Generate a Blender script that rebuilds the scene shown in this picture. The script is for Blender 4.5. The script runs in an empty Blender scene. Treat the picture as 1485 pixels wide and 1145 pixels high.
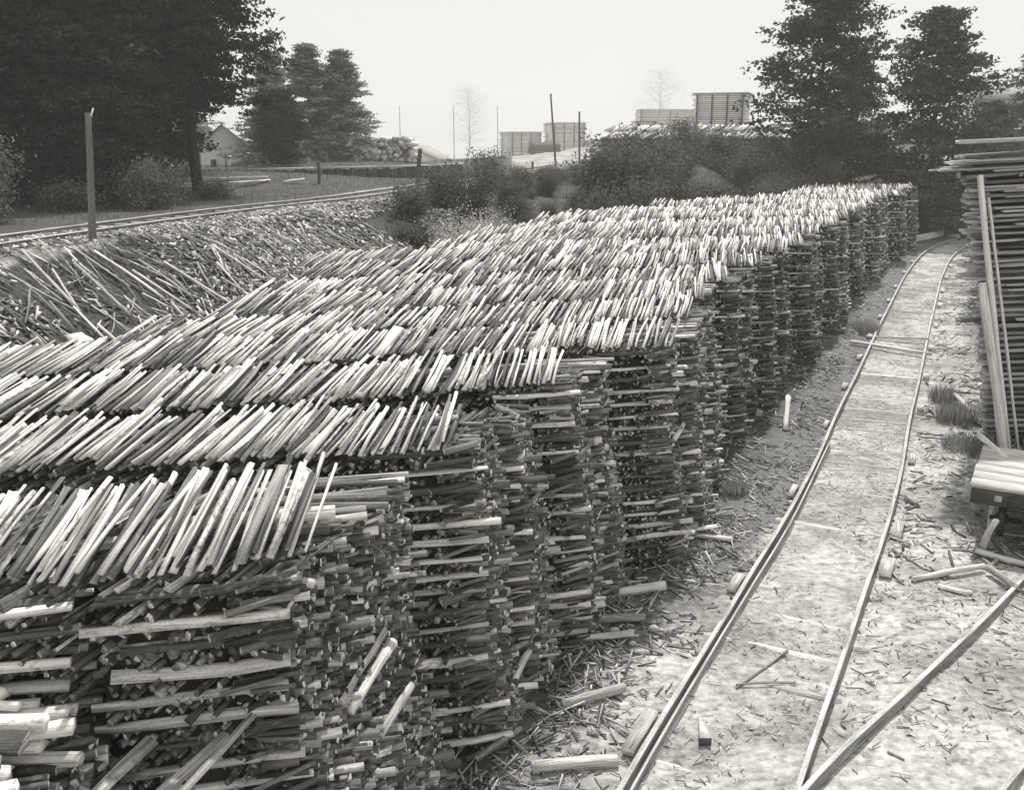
import bpy, math, random
import numpy as np
from mathutils import Vector, noise as mnoise
PI = math.pi
rng = np.random.default_rng(11)
random.seed(5)
scn = bpy.context.scene
col = scn.collection
GROUPS = {}

# ------------------------------------------------------------------ tagging
def tag(o, label=None, cat=None, group=None, kind=None):
    if label: o['label'] = label
    if cat: o['category'] = cat
    if group: o['group'] = group
    if kind: o['kind'] = kind
    return o

def empty(name, loc, label, cat, group=None, rz=0.0):
    o = bpy.data.objects.new(name, None)
    o.empty_display_size = 0.3
    col.objects.link(o)
    o.location = loc
    o.rotation_euler = (0, 0, rz)
    tag(o, label, cat, group)
    return o

# ------------------------------------------------------------------ materials
def nt(name):
    m = bpy.data.materials.new(name)
    m.use_nodes = True
    t = m.node_tree
    t.nodes.clear()
    out = t.nodes.new('ShaderNodeOutputMaterial')
    return m, t, out

def N(t, kind, **kw):
    n = t.nodes.new(kind)
    for k, v in kw.items():
        if k in n.inputs: n.inputs[k].default_value = v
        else: setattr(n, k, v)
    return n

def L(t, a, b): t.links.new(a, b)

def math_(t, op, a, b=None, clamp=False):
    n = t.nodes.new('ShaderNodeMath'); n.operation = op; n.use_clamp = clamp
    for i, v in enumerate((a, b)):
        if v is None: continue
        if isinstance(v, (int, float)): n.inputs[i].default_value = v
        else: L(t, v, n.inputs[i])
    return n.outputs[0]

def ramp(t, fac, p0, p1, v0=0.0, v1=1.0):
    n = t.nodes.new('ShaderNodeMapRange')
    n.inputs['From Min'].default_value = p0; n.inputs['From Max'].default_value = p1
    n.inputs['To Min'].default_value = v0; n.inputs['To Max'].default_value = v1
    L(t, fac, n.inputs['Value'])
    return n.outputs['Result']

def mixf(t, f, a, b):
    n = t.nodes.new('ShaderNodeMix'); n.data_type = 'FLOAT'
    for s, v in ((n.inputs[0], f), (n.inputs[2], a), (n.inputs[3], b)):
        if isinstance(v, (int, float)): s.default_value = v
        else: L(t, v, s)
    return n.outputs[0]

def togrey(t, val):
    c = t.nodes.new('ShaderNodeCombineColor')
    L(t, val, c.inputs[0])
    L(t, math_(t, 'MULTIPLY', val, 0.985), c.inputs[1])
    L(t, math_(t, 'MULTIPLY', val, 0.945), c.inputs[2])
    return c.outputs[0]

def noise(t, vec, scale, detail=3, rough=0.55):
    n = N(t, 'ShaderNodeTexNoise', Scale=scale, Detail=detail, Roughness=rough)
    if vec is not None: L(t, vec, n.inputs['Vector'])
    return n.outputs['Fac']

def bsdf(t, out, colour, rough=0.85, spec=0.25, bump=None, bstr=0.3, bdist=0.01):
    b = N(t, 'ShaderNodeBsdfPrincipled', Roughness=rough)
    b.inputs['Specular IOR Level'].default_value = spec
    L(t, colour, b.inputs['Base Color'])
    if bump is not None:
        bm = N(t, 'ShaderNodeBump', Strength=bstr, Distance=bdist)
        L(t, bump, bm.inputs['Height']); L(t, bm.outputs[0], b.inputs['Normal'])
    L(t, b.outputs[0], out.inputs['Surface'])
    return b

def mapping(t, src, scale):
    m = t.nodes.new('ShaderNodeMapping'); m.inputs['Scale'].default_value = scale
    L(t, src, m.inputs['Vector'])
    return m.outputs[0]

def wood_material(name, gain=1.0, barkmul=1.0, spec=0.2):
    # attribute tone: R = tone of the piece, G = how much bark is left on it
    m, t, out = nt(name)
    a = N(t, 'ShaderNodeAttribute', attribute_name='tone')
    sp = t.nodes.new('ShaderNodeSeparateColor'); L(t, a.outputs['Color'], sp.inputs[0])
    uv = t.nodes.new('ShaderNodeUVMap'); uv.uv_map = 'uv'
    streak = noise(t, mapping(t, uv.outputs[0], (2.2, 55, 1)), 1.0, 4, 0.6)
    blotch = noise(t, mapping(t, uv.outputs[0], (13, 24, 1)), 1.0, 4, 0.65)
    fine = noise(t, mapping(t, uv.outputs[0], (40, 130, 1)), 1.0, 3, 0.7)
    crack = noise(t, mapping(t, uv.outputs[0], (1.6, 110, 1)), 1.0, 2, 0.5)
    s = math_(t, 'MULTIPLY', ramp(t, streak, 0.3, 0.7, 0.5, 1.3), ramp(t, fine, 0.3, 0.7, 0.72, 1.2))
    s = math_(t, 'MULTIPLY', s, ramp(t, crack, 0.3, 0.4, 0.35, 1.0))
    v = math_(t, 'MULTIPLY', sp.outputs[0], s)
    thr = math_(t, 'SUBTRACT', blotch, ramp(t, sp.outputs[1], 0, 1, 0.82, 0.36))
    k = ramp(t, thr, 0.0, 0.2)
    bark = math_(t, 'MULTIPLY', ramp(t, blotch, 0.3, 0.8, 0.04, 0.3), barkmul)
    v = mixf(t, k, math_(t, 'MINIMUM', math_(t, 'MULTIPLY', v, gain), .85), math_(t, 'MINIMUM', bark, .8))
    bsdf(t, out, togrey(t, v), 0.8, spec, math_(t, 'ADD', streak, math_(t, 'MULTIPLY', crack, .7)), 0.8, 0.008)
    return m

def plain_material(name, v, var=0.25, scale=3.0, rough=0.85, spec=0.25, metal=0.0, bstr=0.3):
    m, t, out = nt(name)
    tc = t.nodes.new('ShaderNodeTexCoord')
    n = noise(t, tc.outputs['Object'], scale, 5, 0.65)
    val = math_(t, 'MULTIPLY', ramp(t, n, 0.25, 0.75, 1 - var, 1 + var), v)
    b = bsdf(t, out, togrey(t, val), rough, spec, n, bstr, 0.02)
    b.inputs['Metallic'].default_value = metal
    return m

def leaf_material(name, lo, hi, transl=0.35):
    m, t, out = nt(name)
    a = N(t, 'ShaderNodeAttribute', attribute_name='tone')
    sp = t.nodes.new('ShaderNodeSeparateColor'); L(t, a.outputs['Color'], sp.inputs[0])
    v = ramp(t, sp.outputs[0], 0, 1, lo, hi)
    c = togrey(t, v)
    d = t.nodes.new('ShaderNodeBsdfDiffuse'); L(t, c, d.inputs[0])
    tr = t.nodes.new('ShaderNodeBsdfTranslucent'); L(t, c, tr.inputs[0])
    mx = t.nodes.new('ShaderNodeMixShader'); mx.inputs[0].default_value = transl
    L(t, d.outputs[0], mx.inputs[1]); L(t, tr.outputs[0], mx.inputs[2])
    L(t, mx.outputs[0], out.inputs['Surface'])
    return m

M = {}
M['wood'] = wood_material('split_wood', 1.3)
M['darkwood'] = wood_material('weathered_wood', 0.6)
M['board'] = wood_material('sawn_board', 0.95, 1.5)
M['bark'] = plain_material('tree_bark', 0.025, 0.5, 6, 0.95)
M['core'] = plain_material('shaded_inner_wood', 0.03, 0.3, 5, 0.95)  # stack filling painted near black, standing in for shade between the pieces
M['leaf'] = leaf_material('dark_leaves', 0.004, 0.08, 0.15)
M['leaf_far'] = leaf_material('tree_leaves', 0.02, 0.16, 0.25)
M['leaf_bush'] = leaf_material('bush_leaves', 0.05, 0.25, 0.35)
M['leaf_pine'] = leaf_material('haze_pale_needles', 0.16, 0.42, 0.35)  # needle colour lightened to paint in the haze over the pines
M['leaf_haze'] = leaf_material('haze_pale_leaves', 0.5, 0.75, 0.4)  # leaves this pale carry painted haze for the faint far trees
M['bark_haze'] = plain_material('haze_pale_bark', 0.4, 0.2, 6, 0.95)  # haze put into the bark colour of faint trees and masts
M['board_haze'] = wood_material('haze_pale_board', 2.0, 5.0)  # distant haze painted in through raised gain and pale bark
M['weed'] = leaf_material('weed_blades', 0.12, 0.45, 0.4)
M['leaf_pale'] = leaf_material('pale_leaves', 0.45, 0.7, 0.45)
M['grass'] = leaf_material('grass_blades', 0.05, 0.2, 0.3)
M['iron'] = plain_material('dark_iron', 0.05, 0.4, 12, 0.5, 0.5, 0.6)
M['paint'] = plain_material('pale_paint', 0.7, 0.12, 2.0)
M['roofing'] = plain_material('roof_shingle', 0.35, 0.3, 6.0)
M['glass'] = plain_material('window_dark', 0.03, 0.1, 2.0, 0.1, 0.5)
M['cloth'] = plain_material('white_cloth', 0.8, 0.05, 3.0)
M['stone'] = plain_material('pale_stone', 0.5, 0.25, 9.0)

def ground_material():
    m, t, out = nt('yard_ground')
    a = N(t, 'ShaderNodeAttribute', attribute_name='zone')
    sp = t.nodes.new('ShaderNodeSeparateColor'); L(t, a.outputs['Color'], sp.inputs[0])
    g = t.nodes.new('ShaderNodeNewGeometry')
    P = g.outputs['Position']
    n1 = noise(t, P, 1.1, 6, 0.65); n2 = noise(t, P, 9.0, 5, 0.7); n3 = noise(t, P, 45.0, 3, 0.6)
    n4 = noise(t, mapping(t, P, (6.0, 10.0, 6.0)), 1.0, 5, 0.7)
    base = ramp(t, math_(t, 'ADD', math_(t, 'MULTIPLY', n2, 0.6), math_(t, 'MULTIPLY', n3, 0.4)), 0.35, 0.62, 0.07, 0.28)
    sand = ramp(t, math_(t, 'ADD', math_(t, 'MULTIPLY', n2, 0.45), math_(t, 'MULTIPLY', n4, 0.55)), 0.34, 0.6, 0.17, 0.62)
    n5 = noise(t, P, 0.55, 3, 0.6)
    sand = math_(t, 'MULTIPLY', sand, ramp(t, n5, 0.38, 0.6, 0.62, 1.1))
    f = math_(t, 'ADD', sp.outputs[0], math_(t, 'MULTIPLY', math_(t, 'SUBTRACT', n1, 0.5), 1.5))
    f = math_(t, 'ADD', f, math_(t, 'MULTIPLY', math_(t, 'SUBTRACT', n2, 0.5), 0.9))
    v = mixf(t, ramp(t, f, 0.3, 0.7), base, sand)
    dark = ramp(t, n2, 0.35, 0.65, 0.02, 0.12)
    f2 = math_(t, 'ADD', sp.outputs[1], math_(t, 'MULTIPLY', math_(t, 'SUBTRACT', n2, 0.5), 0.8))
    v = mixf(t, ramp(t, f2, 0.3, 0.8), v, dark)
    grass = ramp(t, math_(t, 'ADD', math_(t, 'MULTIPLY', n1, 0.5), math_(t, 'MULTIPLY', n3, 0.5)), 0.35, 0.65, 0.05, 0.15)
    v = mixf(t, sp.outputs[2], v, grass)
    bsdf(t, out, togrey(t, v), 0.95, 0.1, math_(t, 'ADD', n2, math_(t, 'MULTIPLY', n3, 0.4)), 0.5, 0.02)
    return m
M['ground'] = ground_material()

# ------------------------------------------------------------------ batched mesh building
class Batch:
    def __init__(self):
        self.v = []; self.f = []; self.n = 0; self.smooth = False
    def add(self, verts, faces, tone, uv):
        """verts (n,3); faces (k,m) int; tone (k,2); uv (k,m,2)"""
        self.v.append(verts.astype(np.float32))
        for fc, tn, u in zip(faces, tone, uv):
            self.f.append((fc + self.n, tn, u))
        self.n += len(verts)
    def prisms(self, A, B, W, T, tone, bark=None, up=None, prof='split', rings=2, jit=0.12, bend=0.0, roll=None, flare=None, caps=True, captone=None, uvo=None):
        A = np.atleast_2d(np.asarray(A, float)); B = np.atleast_2d(np.asarray(B, float)); n = len(A)
        W = np.broadcast_to(W, (n,)); T = np.broadcast_to(T, (n,)); tone = np.broadcast_to(tone, (n,))
        bark = np.zeros(n) if bark is None else np.broadcast_to(bark, (n,))
        ax = B - A; ln = np.linalg.norm(ax, axis=1, keepdims=True); ax = ax / np.maximum(ln, 1e-6)
        if up is None: up = np.array([0, 0, 1.0])
        up = np.broadcast_to(up, (n, 3)).astype(float).copy()
        bad = np.abs((ax * up).sum(1)) > 0.97
        up[bad] = (1.0, 0, 0)
        side = np.cross(ax, up); side /= np.linalg.norm(side, axis=1, keepdims=True)
        u2 = np.cross(side, ax)
        if roll is not None:
            roll = np.broadcast_to(roll, (n,))
            c, s = np.cos(roll)[:, None], np.sin(roll)[:, None]
            side, u2 = side * c + u2 * s, u2 * c - side * s
        P = {'split': [(-.5, -.3), (.1, -.5), (.5, -.1), (.25, .42), (-.35, .5)],
             'slab': [(-.5, -.5), (.5, -.5), (.42, .15), (.1, .5), (-.3, .42)],
             'round': [(math.cos(k * PI / 4) * .5, math.sin(k * PI / 4) * .5) for k in range(8)],
             'round6': [(math.cos(k * PI / 3) * .5, math.sin(k * PI / 3) * .5) for k in range(6)],
             'tri': [(-.5, -.4), (.5, -.3), (.05, .5)],
             'board': [(-.5, -.5), (.5, -.5), (.5, .5), (-.5, .5)]}[prof]
        P = np.array(P); m = len(P)
        pj = P[None] + rng.normal(0, jit, (n, m, 2))                   # (n,m,2)
        V = np.zeros((n, rings, m, 3))
        bd = rng.normal(0, 1, (n, 2)) * bend
        for r in range(rings):
            f = r / (rings - 1)
            C = A * (1 - f) + B * f
            k = math.sin(f * PI)
            C = C + side * (bd[:, :1] * k) + u2 * (bd[:, 1:] * k)
            pr = pj + (rng.normal(0, jit * (0.7 if rings > 2 else .4), (n, m, 2)))
            sc = 1.0 if flare is None else (flare[0] * (1 - f) + flare[1] * f)
            V[:, r] = C[:, None] + side[:, None] * (pr[..., :1] * (W[:, None, None] * sc)) + u2[:, None] * (pr[..., 1:] * (T[:, None, None] * sc))
        base = (np.arange(n) * rings * m)[:, None, None]
        r = np.arange(rings - 1)[None, :, None]; k = np.arange(m)[None, None, :]; k2 = (k + 1) % m
        q = np.stack([base + r * m + k, base + r * m + k2, base + (r + 1) * m + k2, base + (r + 1) * m + k], -1).reshape(-1, 4)
        q = q[:, ::-1]
        u0 = rng.uniform(0, 50, n); v0 = rng.uniform(0, 50, n)
        if uvo is not None: u0[:] = uvo[0]; v0[:] = uvo[1]
        per = (W + T) * 1.5 / m
        if uvo is not None: per = per * 0 + uvo[2]
        rr = np.broadcast_to(r, (n, rings - 1, m)).reshape(-1).astype(float)
        kk = np.broadcast_to(k, (n, rings - 1, m)).reshape(-1).astype(float)
        idx = np.repeat(np.arange(n), (rings - 1) * m)
        seg = (ln[:, 0] / (rings - 1))[idx]
        ua = u0[idx] + rr * seg; ub = ua + seg
        va = v0[idx] + kk * per[idx]; vb = va + per[idx]
        uvq = np.stack([np.stack([ub, va], -1), np.stack([ub, vb], -1), np.stack([ua, vb], -1), np.stack([ua, va], -1)], 1)
        tn = np.stack([tone, bark], -1)
        faces = [q]; tones = [tn[idx]]; uvs = [uvq]
        if caps:
            b0 = np.arange(n)[:, None] * rings * m
            c0 = b0 + np.arange(m)[None]; c1 = (b0 + (rings - 1) * m + np.arange(m)[None])[:, ::-1]
            cu = np.broadcast_to(P[None] * 0.05, (n, m, 2)) + np.stack([u0, v0], -1)[:, None]
            ct = np.stack([np.clip(tone * 1.0 + 0.2, 0, .8) if captone is None else np.broadcast_to(captone, (n,)), bark * 0.2], -1)
            faces += [c0, c1]; tones += [ct, ct]; uvs += [cu, cu]
        self.v.append(V.reshape(-1, 3).astype(np.float32))
        for a_, b_, c_ in zip(faces, tones, uvs):
            self.f.append((a_ + self.n, b_, c_))
        self.n += n * rings * m
        return self
    def tube(self, pts, rad, tone=0.1, bark=0.0, prof='round6', jit=0.05):
        pts = np.asarray(pts, float)
        acc = 0.0; vo = rng.uniform(0, 50)
        for i in range(len(pts) - 1):
            if i: acc += float(np.linalg.norm(pts[i] - pts[i - 1]))
            self.prisms(pts[i:i+1], pts[i+1:i+2], rad[i] * 2, rad[i] * 2, tone, bark, prof=prof, jit=jit, flare=(1, rad[i+1] / max(rad[i], 1e-4)), uvo=(acc, vo, rad[0] * 6 / 8))
        return self
    def box(self, c, s, rz=0, tone=0.3, bark=0.0, tilt=0.0):
        c = np.array(c, float); d = np.array([math.cos(rz) * math.cos(tilt), math.sin(rz) * math.cos(tilt), math.sin(tilt)]) * s[0] / 2
        self.prisms([c - d], [c + d], s[1], s[2], tone, bark, prof='board', jit=0.0)
        return self
    def quads(self, C, n1, n2, tone):
        """leaf quads: centres C, half vectors n1, n2"""
        n = len(C)
        V = np.stack([C - n1, C - n2 * 0.6, C + n1, C + n2 * 0.6], 1).reshape(-1, 3)
        F = np.arange(n * 4).reshape(n, 4)
        self.v.append(V.astype(np.float32))
        self.f.append((F + self.n, np.stack([tone, tone * 0], -1), np.zeros((n, 4, 2))))
        self.n += n * 4
        return self
    def mesh(self, name, mat, smooth=False, origin=None):
        me = bpy.data.meshes.new(name)
        V = np.concatenate(self.v)
        if origin is not None: V = V - np.asarray(origin, np.float32)
        me.vertices.add(len(V)); me.vertices.foreach_set('co', V.ravel())
        li = []; ls = []; lt = []; tc = []; uv = []; s = 0
        for F, tn, u in self.f:
            k, m = F.shape
            li.append(F.ravel()); ls.append(s + np.arange(k) * m); lt.append(np.full(k, m))
            c = np.zeros((k, m, 4), np.float32); c[..., 3] = 1; c[..., :2] = tn[:, None, :]
            tc.append(c.reshape(-1, 4)); uv.append(np.asarray(u, np.float32).reshape(-1, 2)); s += k * m
        li = np.concatenate(li).astype(np.int32)
        me.loops.add(len(li)); me.loops.foreach_set('vertex_index', li)
        ls = np.concatenate(ls).astype(np.int32); lt = np.concatenate(lt).astype(np.int32)
        me.polygons.add(len(ls)); me.polygons.foreach_set('loop_start', ls); me.polygons.foreach_set('loop_total', lt)
        me.update(calc_edges=True)
        at = me.attributes.new('tone', 'FLOAT_COLOR', 'CORNER')
        at.data.foreach_set('color', np.concatenate(tc).ravel())
        ul = me.uv_layers.new(name='uv'); ul.data.foreach_set('uv', np.concatenate(uv).ravel())
        me.materials.append(mat)
        if smooth: me.polygons.foreach_set('use_smooth', np.ones(len(ls), bool))
        me.validate()
        return me
    def build(self, name, mat, parent=None, smooth=False, origin=None):
        if origin is None and parent is not None: origin = np.array(parent.location)
        if origin is None: origin = np.concatenate(self.v).mean(0); origin[2] = np.concatenate(self.v)[:, 2].min()
        o = bpy.data.objects.new(name, self.mesh(name, mat, smooth, origin))
        col.objects.link(o)
        if parent is not None: o.parent = parent; o.location = (0, 0, 0)
        else: o.location = [float(x) for x in origin]
        return o

def copy_thing(o, loc, rz=0.0, sc=1.0, label=None):
    r = o.copy(); col.objects.link(r); r.location = loc; r.rotation_euler = (0, 0, rz)
    r.scale = (sc, sc, sc) if not isinstance(sc, tuple) else sc
    if label: r['label'] = label
    for ch in o.children:
        c = ch.copy(); col.objects.link(c); c.parent = r
    return r

def tones(n, bright=0.5, mid=0.3):
    u = rng.uniform(0, 1, n)
    t = np.where(u < bright, rng.uniform(.55, .85, n), np.where(u < bright + mid, rng.uniform(.26, .5, n), rng.uniform(.06, .22, n)))
    return t

# ------------------------------------------------------------------ terrain
def sstep(a, b, x):
    t = np.clip((x - a) / (b - a), 0, 1); return t * t * (3 - 2 * t)

def hash2(ix, iy, s):
    h = np.sin(ix * 127.1 + iy * 311.7 + s * 74.7) * 43758.5453
    return h - np.floor(h)
def vnoise(x, y, sc, s=0):
    x = x * sc; y = y * sc; ix = np.floor(x); iy = np.floor(y); fx = x - ix; fy = y - iy
    fx = fx * fx * (3 - 2 * fx); fy = fy * fy * (3 - 2 * fy)
    a = hash2(ix, iy, s); b = hash2(ix + 1, iy, s); c = hash2(ix, iy + 1, s); d = hash2(ix + 1, iy + 1, s)
    return (a * (1 - fx) + b * fx) * (1 - fy) + (c * (1 - fx) + d * fx) * fy - 0.5

TOE = np.array([(-14, -20), (-11.5, 0), (-9.6, 7), (-7.6, 11.2), (-6.1, 14), (-5.3, 17), (-4.9, 21), (-3.0, 24), (-1.8, 28), (.5, 34.5), (3.4, 38.6),
                (6.8, 42.8), (10.7, 47.1), (16.5, 53), (21.5, 60), (28, 70), (42, 78), (90, 84), (300, 90)], float)
LEFT_RAIL = [(-2.6, -0.5), (-.8, 3.8), (1.07, 7.93), (3.04, 11.84), (5.0, 15.75), (8.5, 23.42), (12.93, 33.06), (18.6, 45.2), (22.9, 53.4), (26.9, 59.2), (31.3, 64.2), (38, 69), (46, 72.5)]
UP_TRACK = [(-14.5, 8), (-13.9, 16), (-12.6, 25), (-9.96, 35.2), (-7.4, 42.2), (-5.0, 51.7), (-1.6, 66.9), (4.6, 94.2), (14, 125)]

def catmull(P, step=0.6):
    P = [np.array(p, float) for p in P]; out = []
    for i in range(len(P) - 1):
        p0 = P[max(i - 1, 0)]; p1 = P[i]; p2 = P[i + 1]; p3 = P[min(i + 2, len(P) - 1)]
        n = max(2, int(np.linalg.norm(p2 - p1) / step))
        for k in range(n):
            t = k / n
            out.append(0.5 * ((2 * p1) + (-p0 + p2) * t + (2 * p0 - 5 * p1 + 4 * p2 - p3) * t * t + (-p0 + 3 * p1 - 3 * p2 + p3) * t ** 3))
    out.append(P[-1]); return np.array(out)

def offset(C, d):   # to the right of travel
    T = np.gradient(C, axis=0); T /= np.linalg.norm(T, axis=1, keepdims=True)
    return C + np.stack([T[:, 1], -T[:, 0]], 1) * d

RL = catmull(LEFT_RAIL); RR = offset(RL, 1.5); RC = offset(RL, .75)
UL = catmull(UP_TRACK, 1.0)

def seg_dist(x, y, P):
    """distance to polyline and sign (positive = left of travel)"""
    best = np.full(np.shape(x), 1e9); sg = np.ones(np.shape(x))
    for i in range(len(P) - 1):
        ax, ay = P[i]; dx, dy = P[i + 1] - P[i]; l2 = dx * dx + dy * dy
        t = np.clip(((x - ax) * dx + (y - ay) * dy) / l2, 0, 1)
        ex = x - ax - t * dx; ey = y - ay - t * dy
        d = np.hypot(ex, ey); cr = dx * ey - dy * ex
        m = d < best - 1e-9
        best = np.where(m, d, best); sg = np.where(m, np.sign(cr), sg)
    return best, sg

def terrain(x, y):
    x = np.asarray(x, float); y = np.asarray(y, float)
    d, s = seg_dist(x, y, TOE); d = d * s
    Hm = 3.4 + 1.5 * sstep(0, 14, x) * sstep(36, 50, y)
    w = 8.6 + 1.5 * sstep(5, 15, x)
    base = Hm * sstep(-.3, 1, d / w) ** 0.85
    base = base + sstep(2, 6, d) * (vnoise(x, y, .35, 1) * .35) * (1 - sstep(7.5, 9, d) * (x < 4))
    tu, su = seg_dist(x, y, UL[::3]); tu = tu * su
    base = np.where(d > 2, base, base)
    near_t = 1 - sstep(1.2, 3.0, np.abs(tu))
    zt = 3.42
    base = base * (1 - near_t) + zt * near_t
    base = base + sstep(2.5, 10, tu) * (0.75 * sstep(44, 54, y) * (1 - sstep(72, 92, y) * sstep(5, -16, x)))
    base = base - 0.9 * sstep(66, 90, y) * sstep(-8, -20, x)
    base = base - 4.5 * sstep(115, 200, y) * sstep(60, 30, x)
    base = base + vnoise(x, y, .08, 7) * 0.5 * sstep(12, 25, d)
    base = base + (vnoise(x, y, 1.3, 3) * .05 + vnoise(x, y, 3.1, 4) * .03) * (1 - near_t)
    dt, _ = seg_dist(x, y, RC[::4])
    base = np.where((d < 0), base * 1.0 - 0.04 * (1 - sstep(.9, 1.6, dt)), base)
    return base
def tz(x, y): return float(terrain(np.array([x]), np.array([y]))[0])

def axis_pts(lo, a, b, hi, step, n=26):
    mid = np.arange(a, b + 1e-6, step)
    l = a - (a - lo) * (np.linspace(1, 0, n, endpoint=False) ** 2.6)
    h = b + (hi - b) * (np.linspace(0, 1, n + 1)[1:] ** 2.6)
    return np.concatenate([l, mid, h])
xs = axis_pts(-290, -26, 34, 290, 0.3); ys = axis_pts(-120, 2, 72, 370, 0.33)
GX, GY = np.meshgrid(xs, ys); GZ = terrain(GX, GY)
nx, ny = len(xs), len(ys)
me = bpy.data.meshes.new('ground')
V = np.stack([GX, GY, GZ], -1).reshape(-1, 3)
i = np.arange(nx - 1)[None]; j = np.arange(ny - 1)[:, None]
F = np.stack([j * nx + i, j * nx + i + 1, (j + 1) * nx + i + 1, (j + 1) * nx + i], -1).reshape(-1, 4)
me.vertices.add(len(V)); me.vertices.foreach_set('co', V.astype(np.float32).ravel())
me.loops.add(F.size); me.loops.foreach_set('vertex_index', F.astype(np.int32).ravel())
me.polygons.add(len(F)); me.polygons.foreach_set('loop_start', (np.arange(len(F)) * 4).astype(np.int32)); me.polygons.foreach_set('loop_total', np.full(len(F), 4, np.int32))
me.update(calc_edges=True)
dT, sT = seg_dist(GX, GY, RC[::3]); dTs = dT * sT
dB, sB = seg_dist(GX, GY, TOE); dBs = dB * sB
tu, su = seg_dist(GX, GY, UL[::3])
sand = 1 - sstep(1.0, 3.2, dT)
sand = np.maximum(sand, (dTs < 0) * (0.8 - 0.5 * sstep(3, 9, dT)) * (1 - 0.75 * sstep(11.5, 14.5, GY)))
sand = np.where((dTs > 0), 1 - sstep(.6, 1.0 + 1.5 * (1 - sstep(9, 16, GY)), dT), sand)
sand = sand * (1 - 0.35 * sstep(18, 38, GY))
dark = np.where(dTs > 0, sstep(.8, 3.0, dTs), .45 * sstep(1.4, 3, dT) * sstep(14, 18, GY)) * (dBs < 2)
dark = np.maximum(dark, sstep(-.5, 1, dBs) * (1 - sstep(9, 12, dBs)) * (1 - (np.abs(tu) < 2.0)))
grass = sstep(7, 11, dBs)
grass = np.where(np.abs(tu) < 2.2, 0.0, grass)
grass = np.maximum(grass, sstep(1, 4, dBs) * (GX > 1) * (GY > 33))
sand = np.where((dBs > 6) & (np.abs(tu) < 2.2), 0.55, sand)
sand = np.where((dBs > 6) & (GX > 0) & (GX < 22) & (GY > 85), 1.0, sand)
grass = np.where((dBs > 6) & (GX > 0) & (GX < 22) & (GY > 85), 0.1, grass)
at = me.attributes.new('zone', 'FLOAT_COLOR', 'POINT')
Z = np.stack([sand, dark, grass, np.ones_like(sand)], -1).reshape(-1, 4).astype(np.float32)
at.data.foreach_set('color', Z.ravel())
me.materials.append(M['ground']); me.polygons.foreach_set('use_smooth', np.ones(len(F), bool))
go = bpy.data.objects.new('ground', me); col.objects.link(go); tag(go, kind='structure')

# ------------------------------------------------------------------ wood stacks
RV = np.array([.974, .225, 0.0]); NV = np.array([-.225, .974, 0.0])
WV = np.array([math.sin(math.radians(15)), math.cos(math.radians(15)), 0.0])
SINW = float(WV @ NV)
Rq = [5.89, 8.42, 10.3, 12.0, 14.7, 17.6, 20.2, 23.6, 27.9, 34, 40.4, 47.3]
Rs = [-.16, 1.25, 2.85, 4.9, 6.4, 8.5, 10.6, 13.3, 16.7, 21.5, 27.1, 33.3]
Lq = [5.9, 8.4, 10.3, 12.5, 14, 15.6, 21.2, 22.9, 26.8, 32.4, 35.1, 38.5, 41.6, 47]
Ls = [-8.5, -7.6, -6.0, -4.2, -2.2, -1.0, .5, 3.5, 4.9, 8.8, 12.2, 16.4, 21.2, 27]
qs = [5.89, 8.36, 10.2, 12.0, 13.85]
while qs[-1] < 46: qs.append(qs[-1] + (1.85 if qs[-1] < 30 else 2.1))
EAVE = 3.3
which = ['nearest', 'second nearest', 'third', 'fourth', 'fifth', 'sixth', 'seventh', 'eighth', 'ninth', 'tenth', 'eleventh', 'twelfth', 'thirteenth',
         'fourteenth', 'fifteenth', 'sixteenth', 'seventeenth', 'eighteenth', 'nineteenth', 'twentieth', 'twenty first', 'twenty second', 'twenty third', 'twenty fourth']

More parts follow.
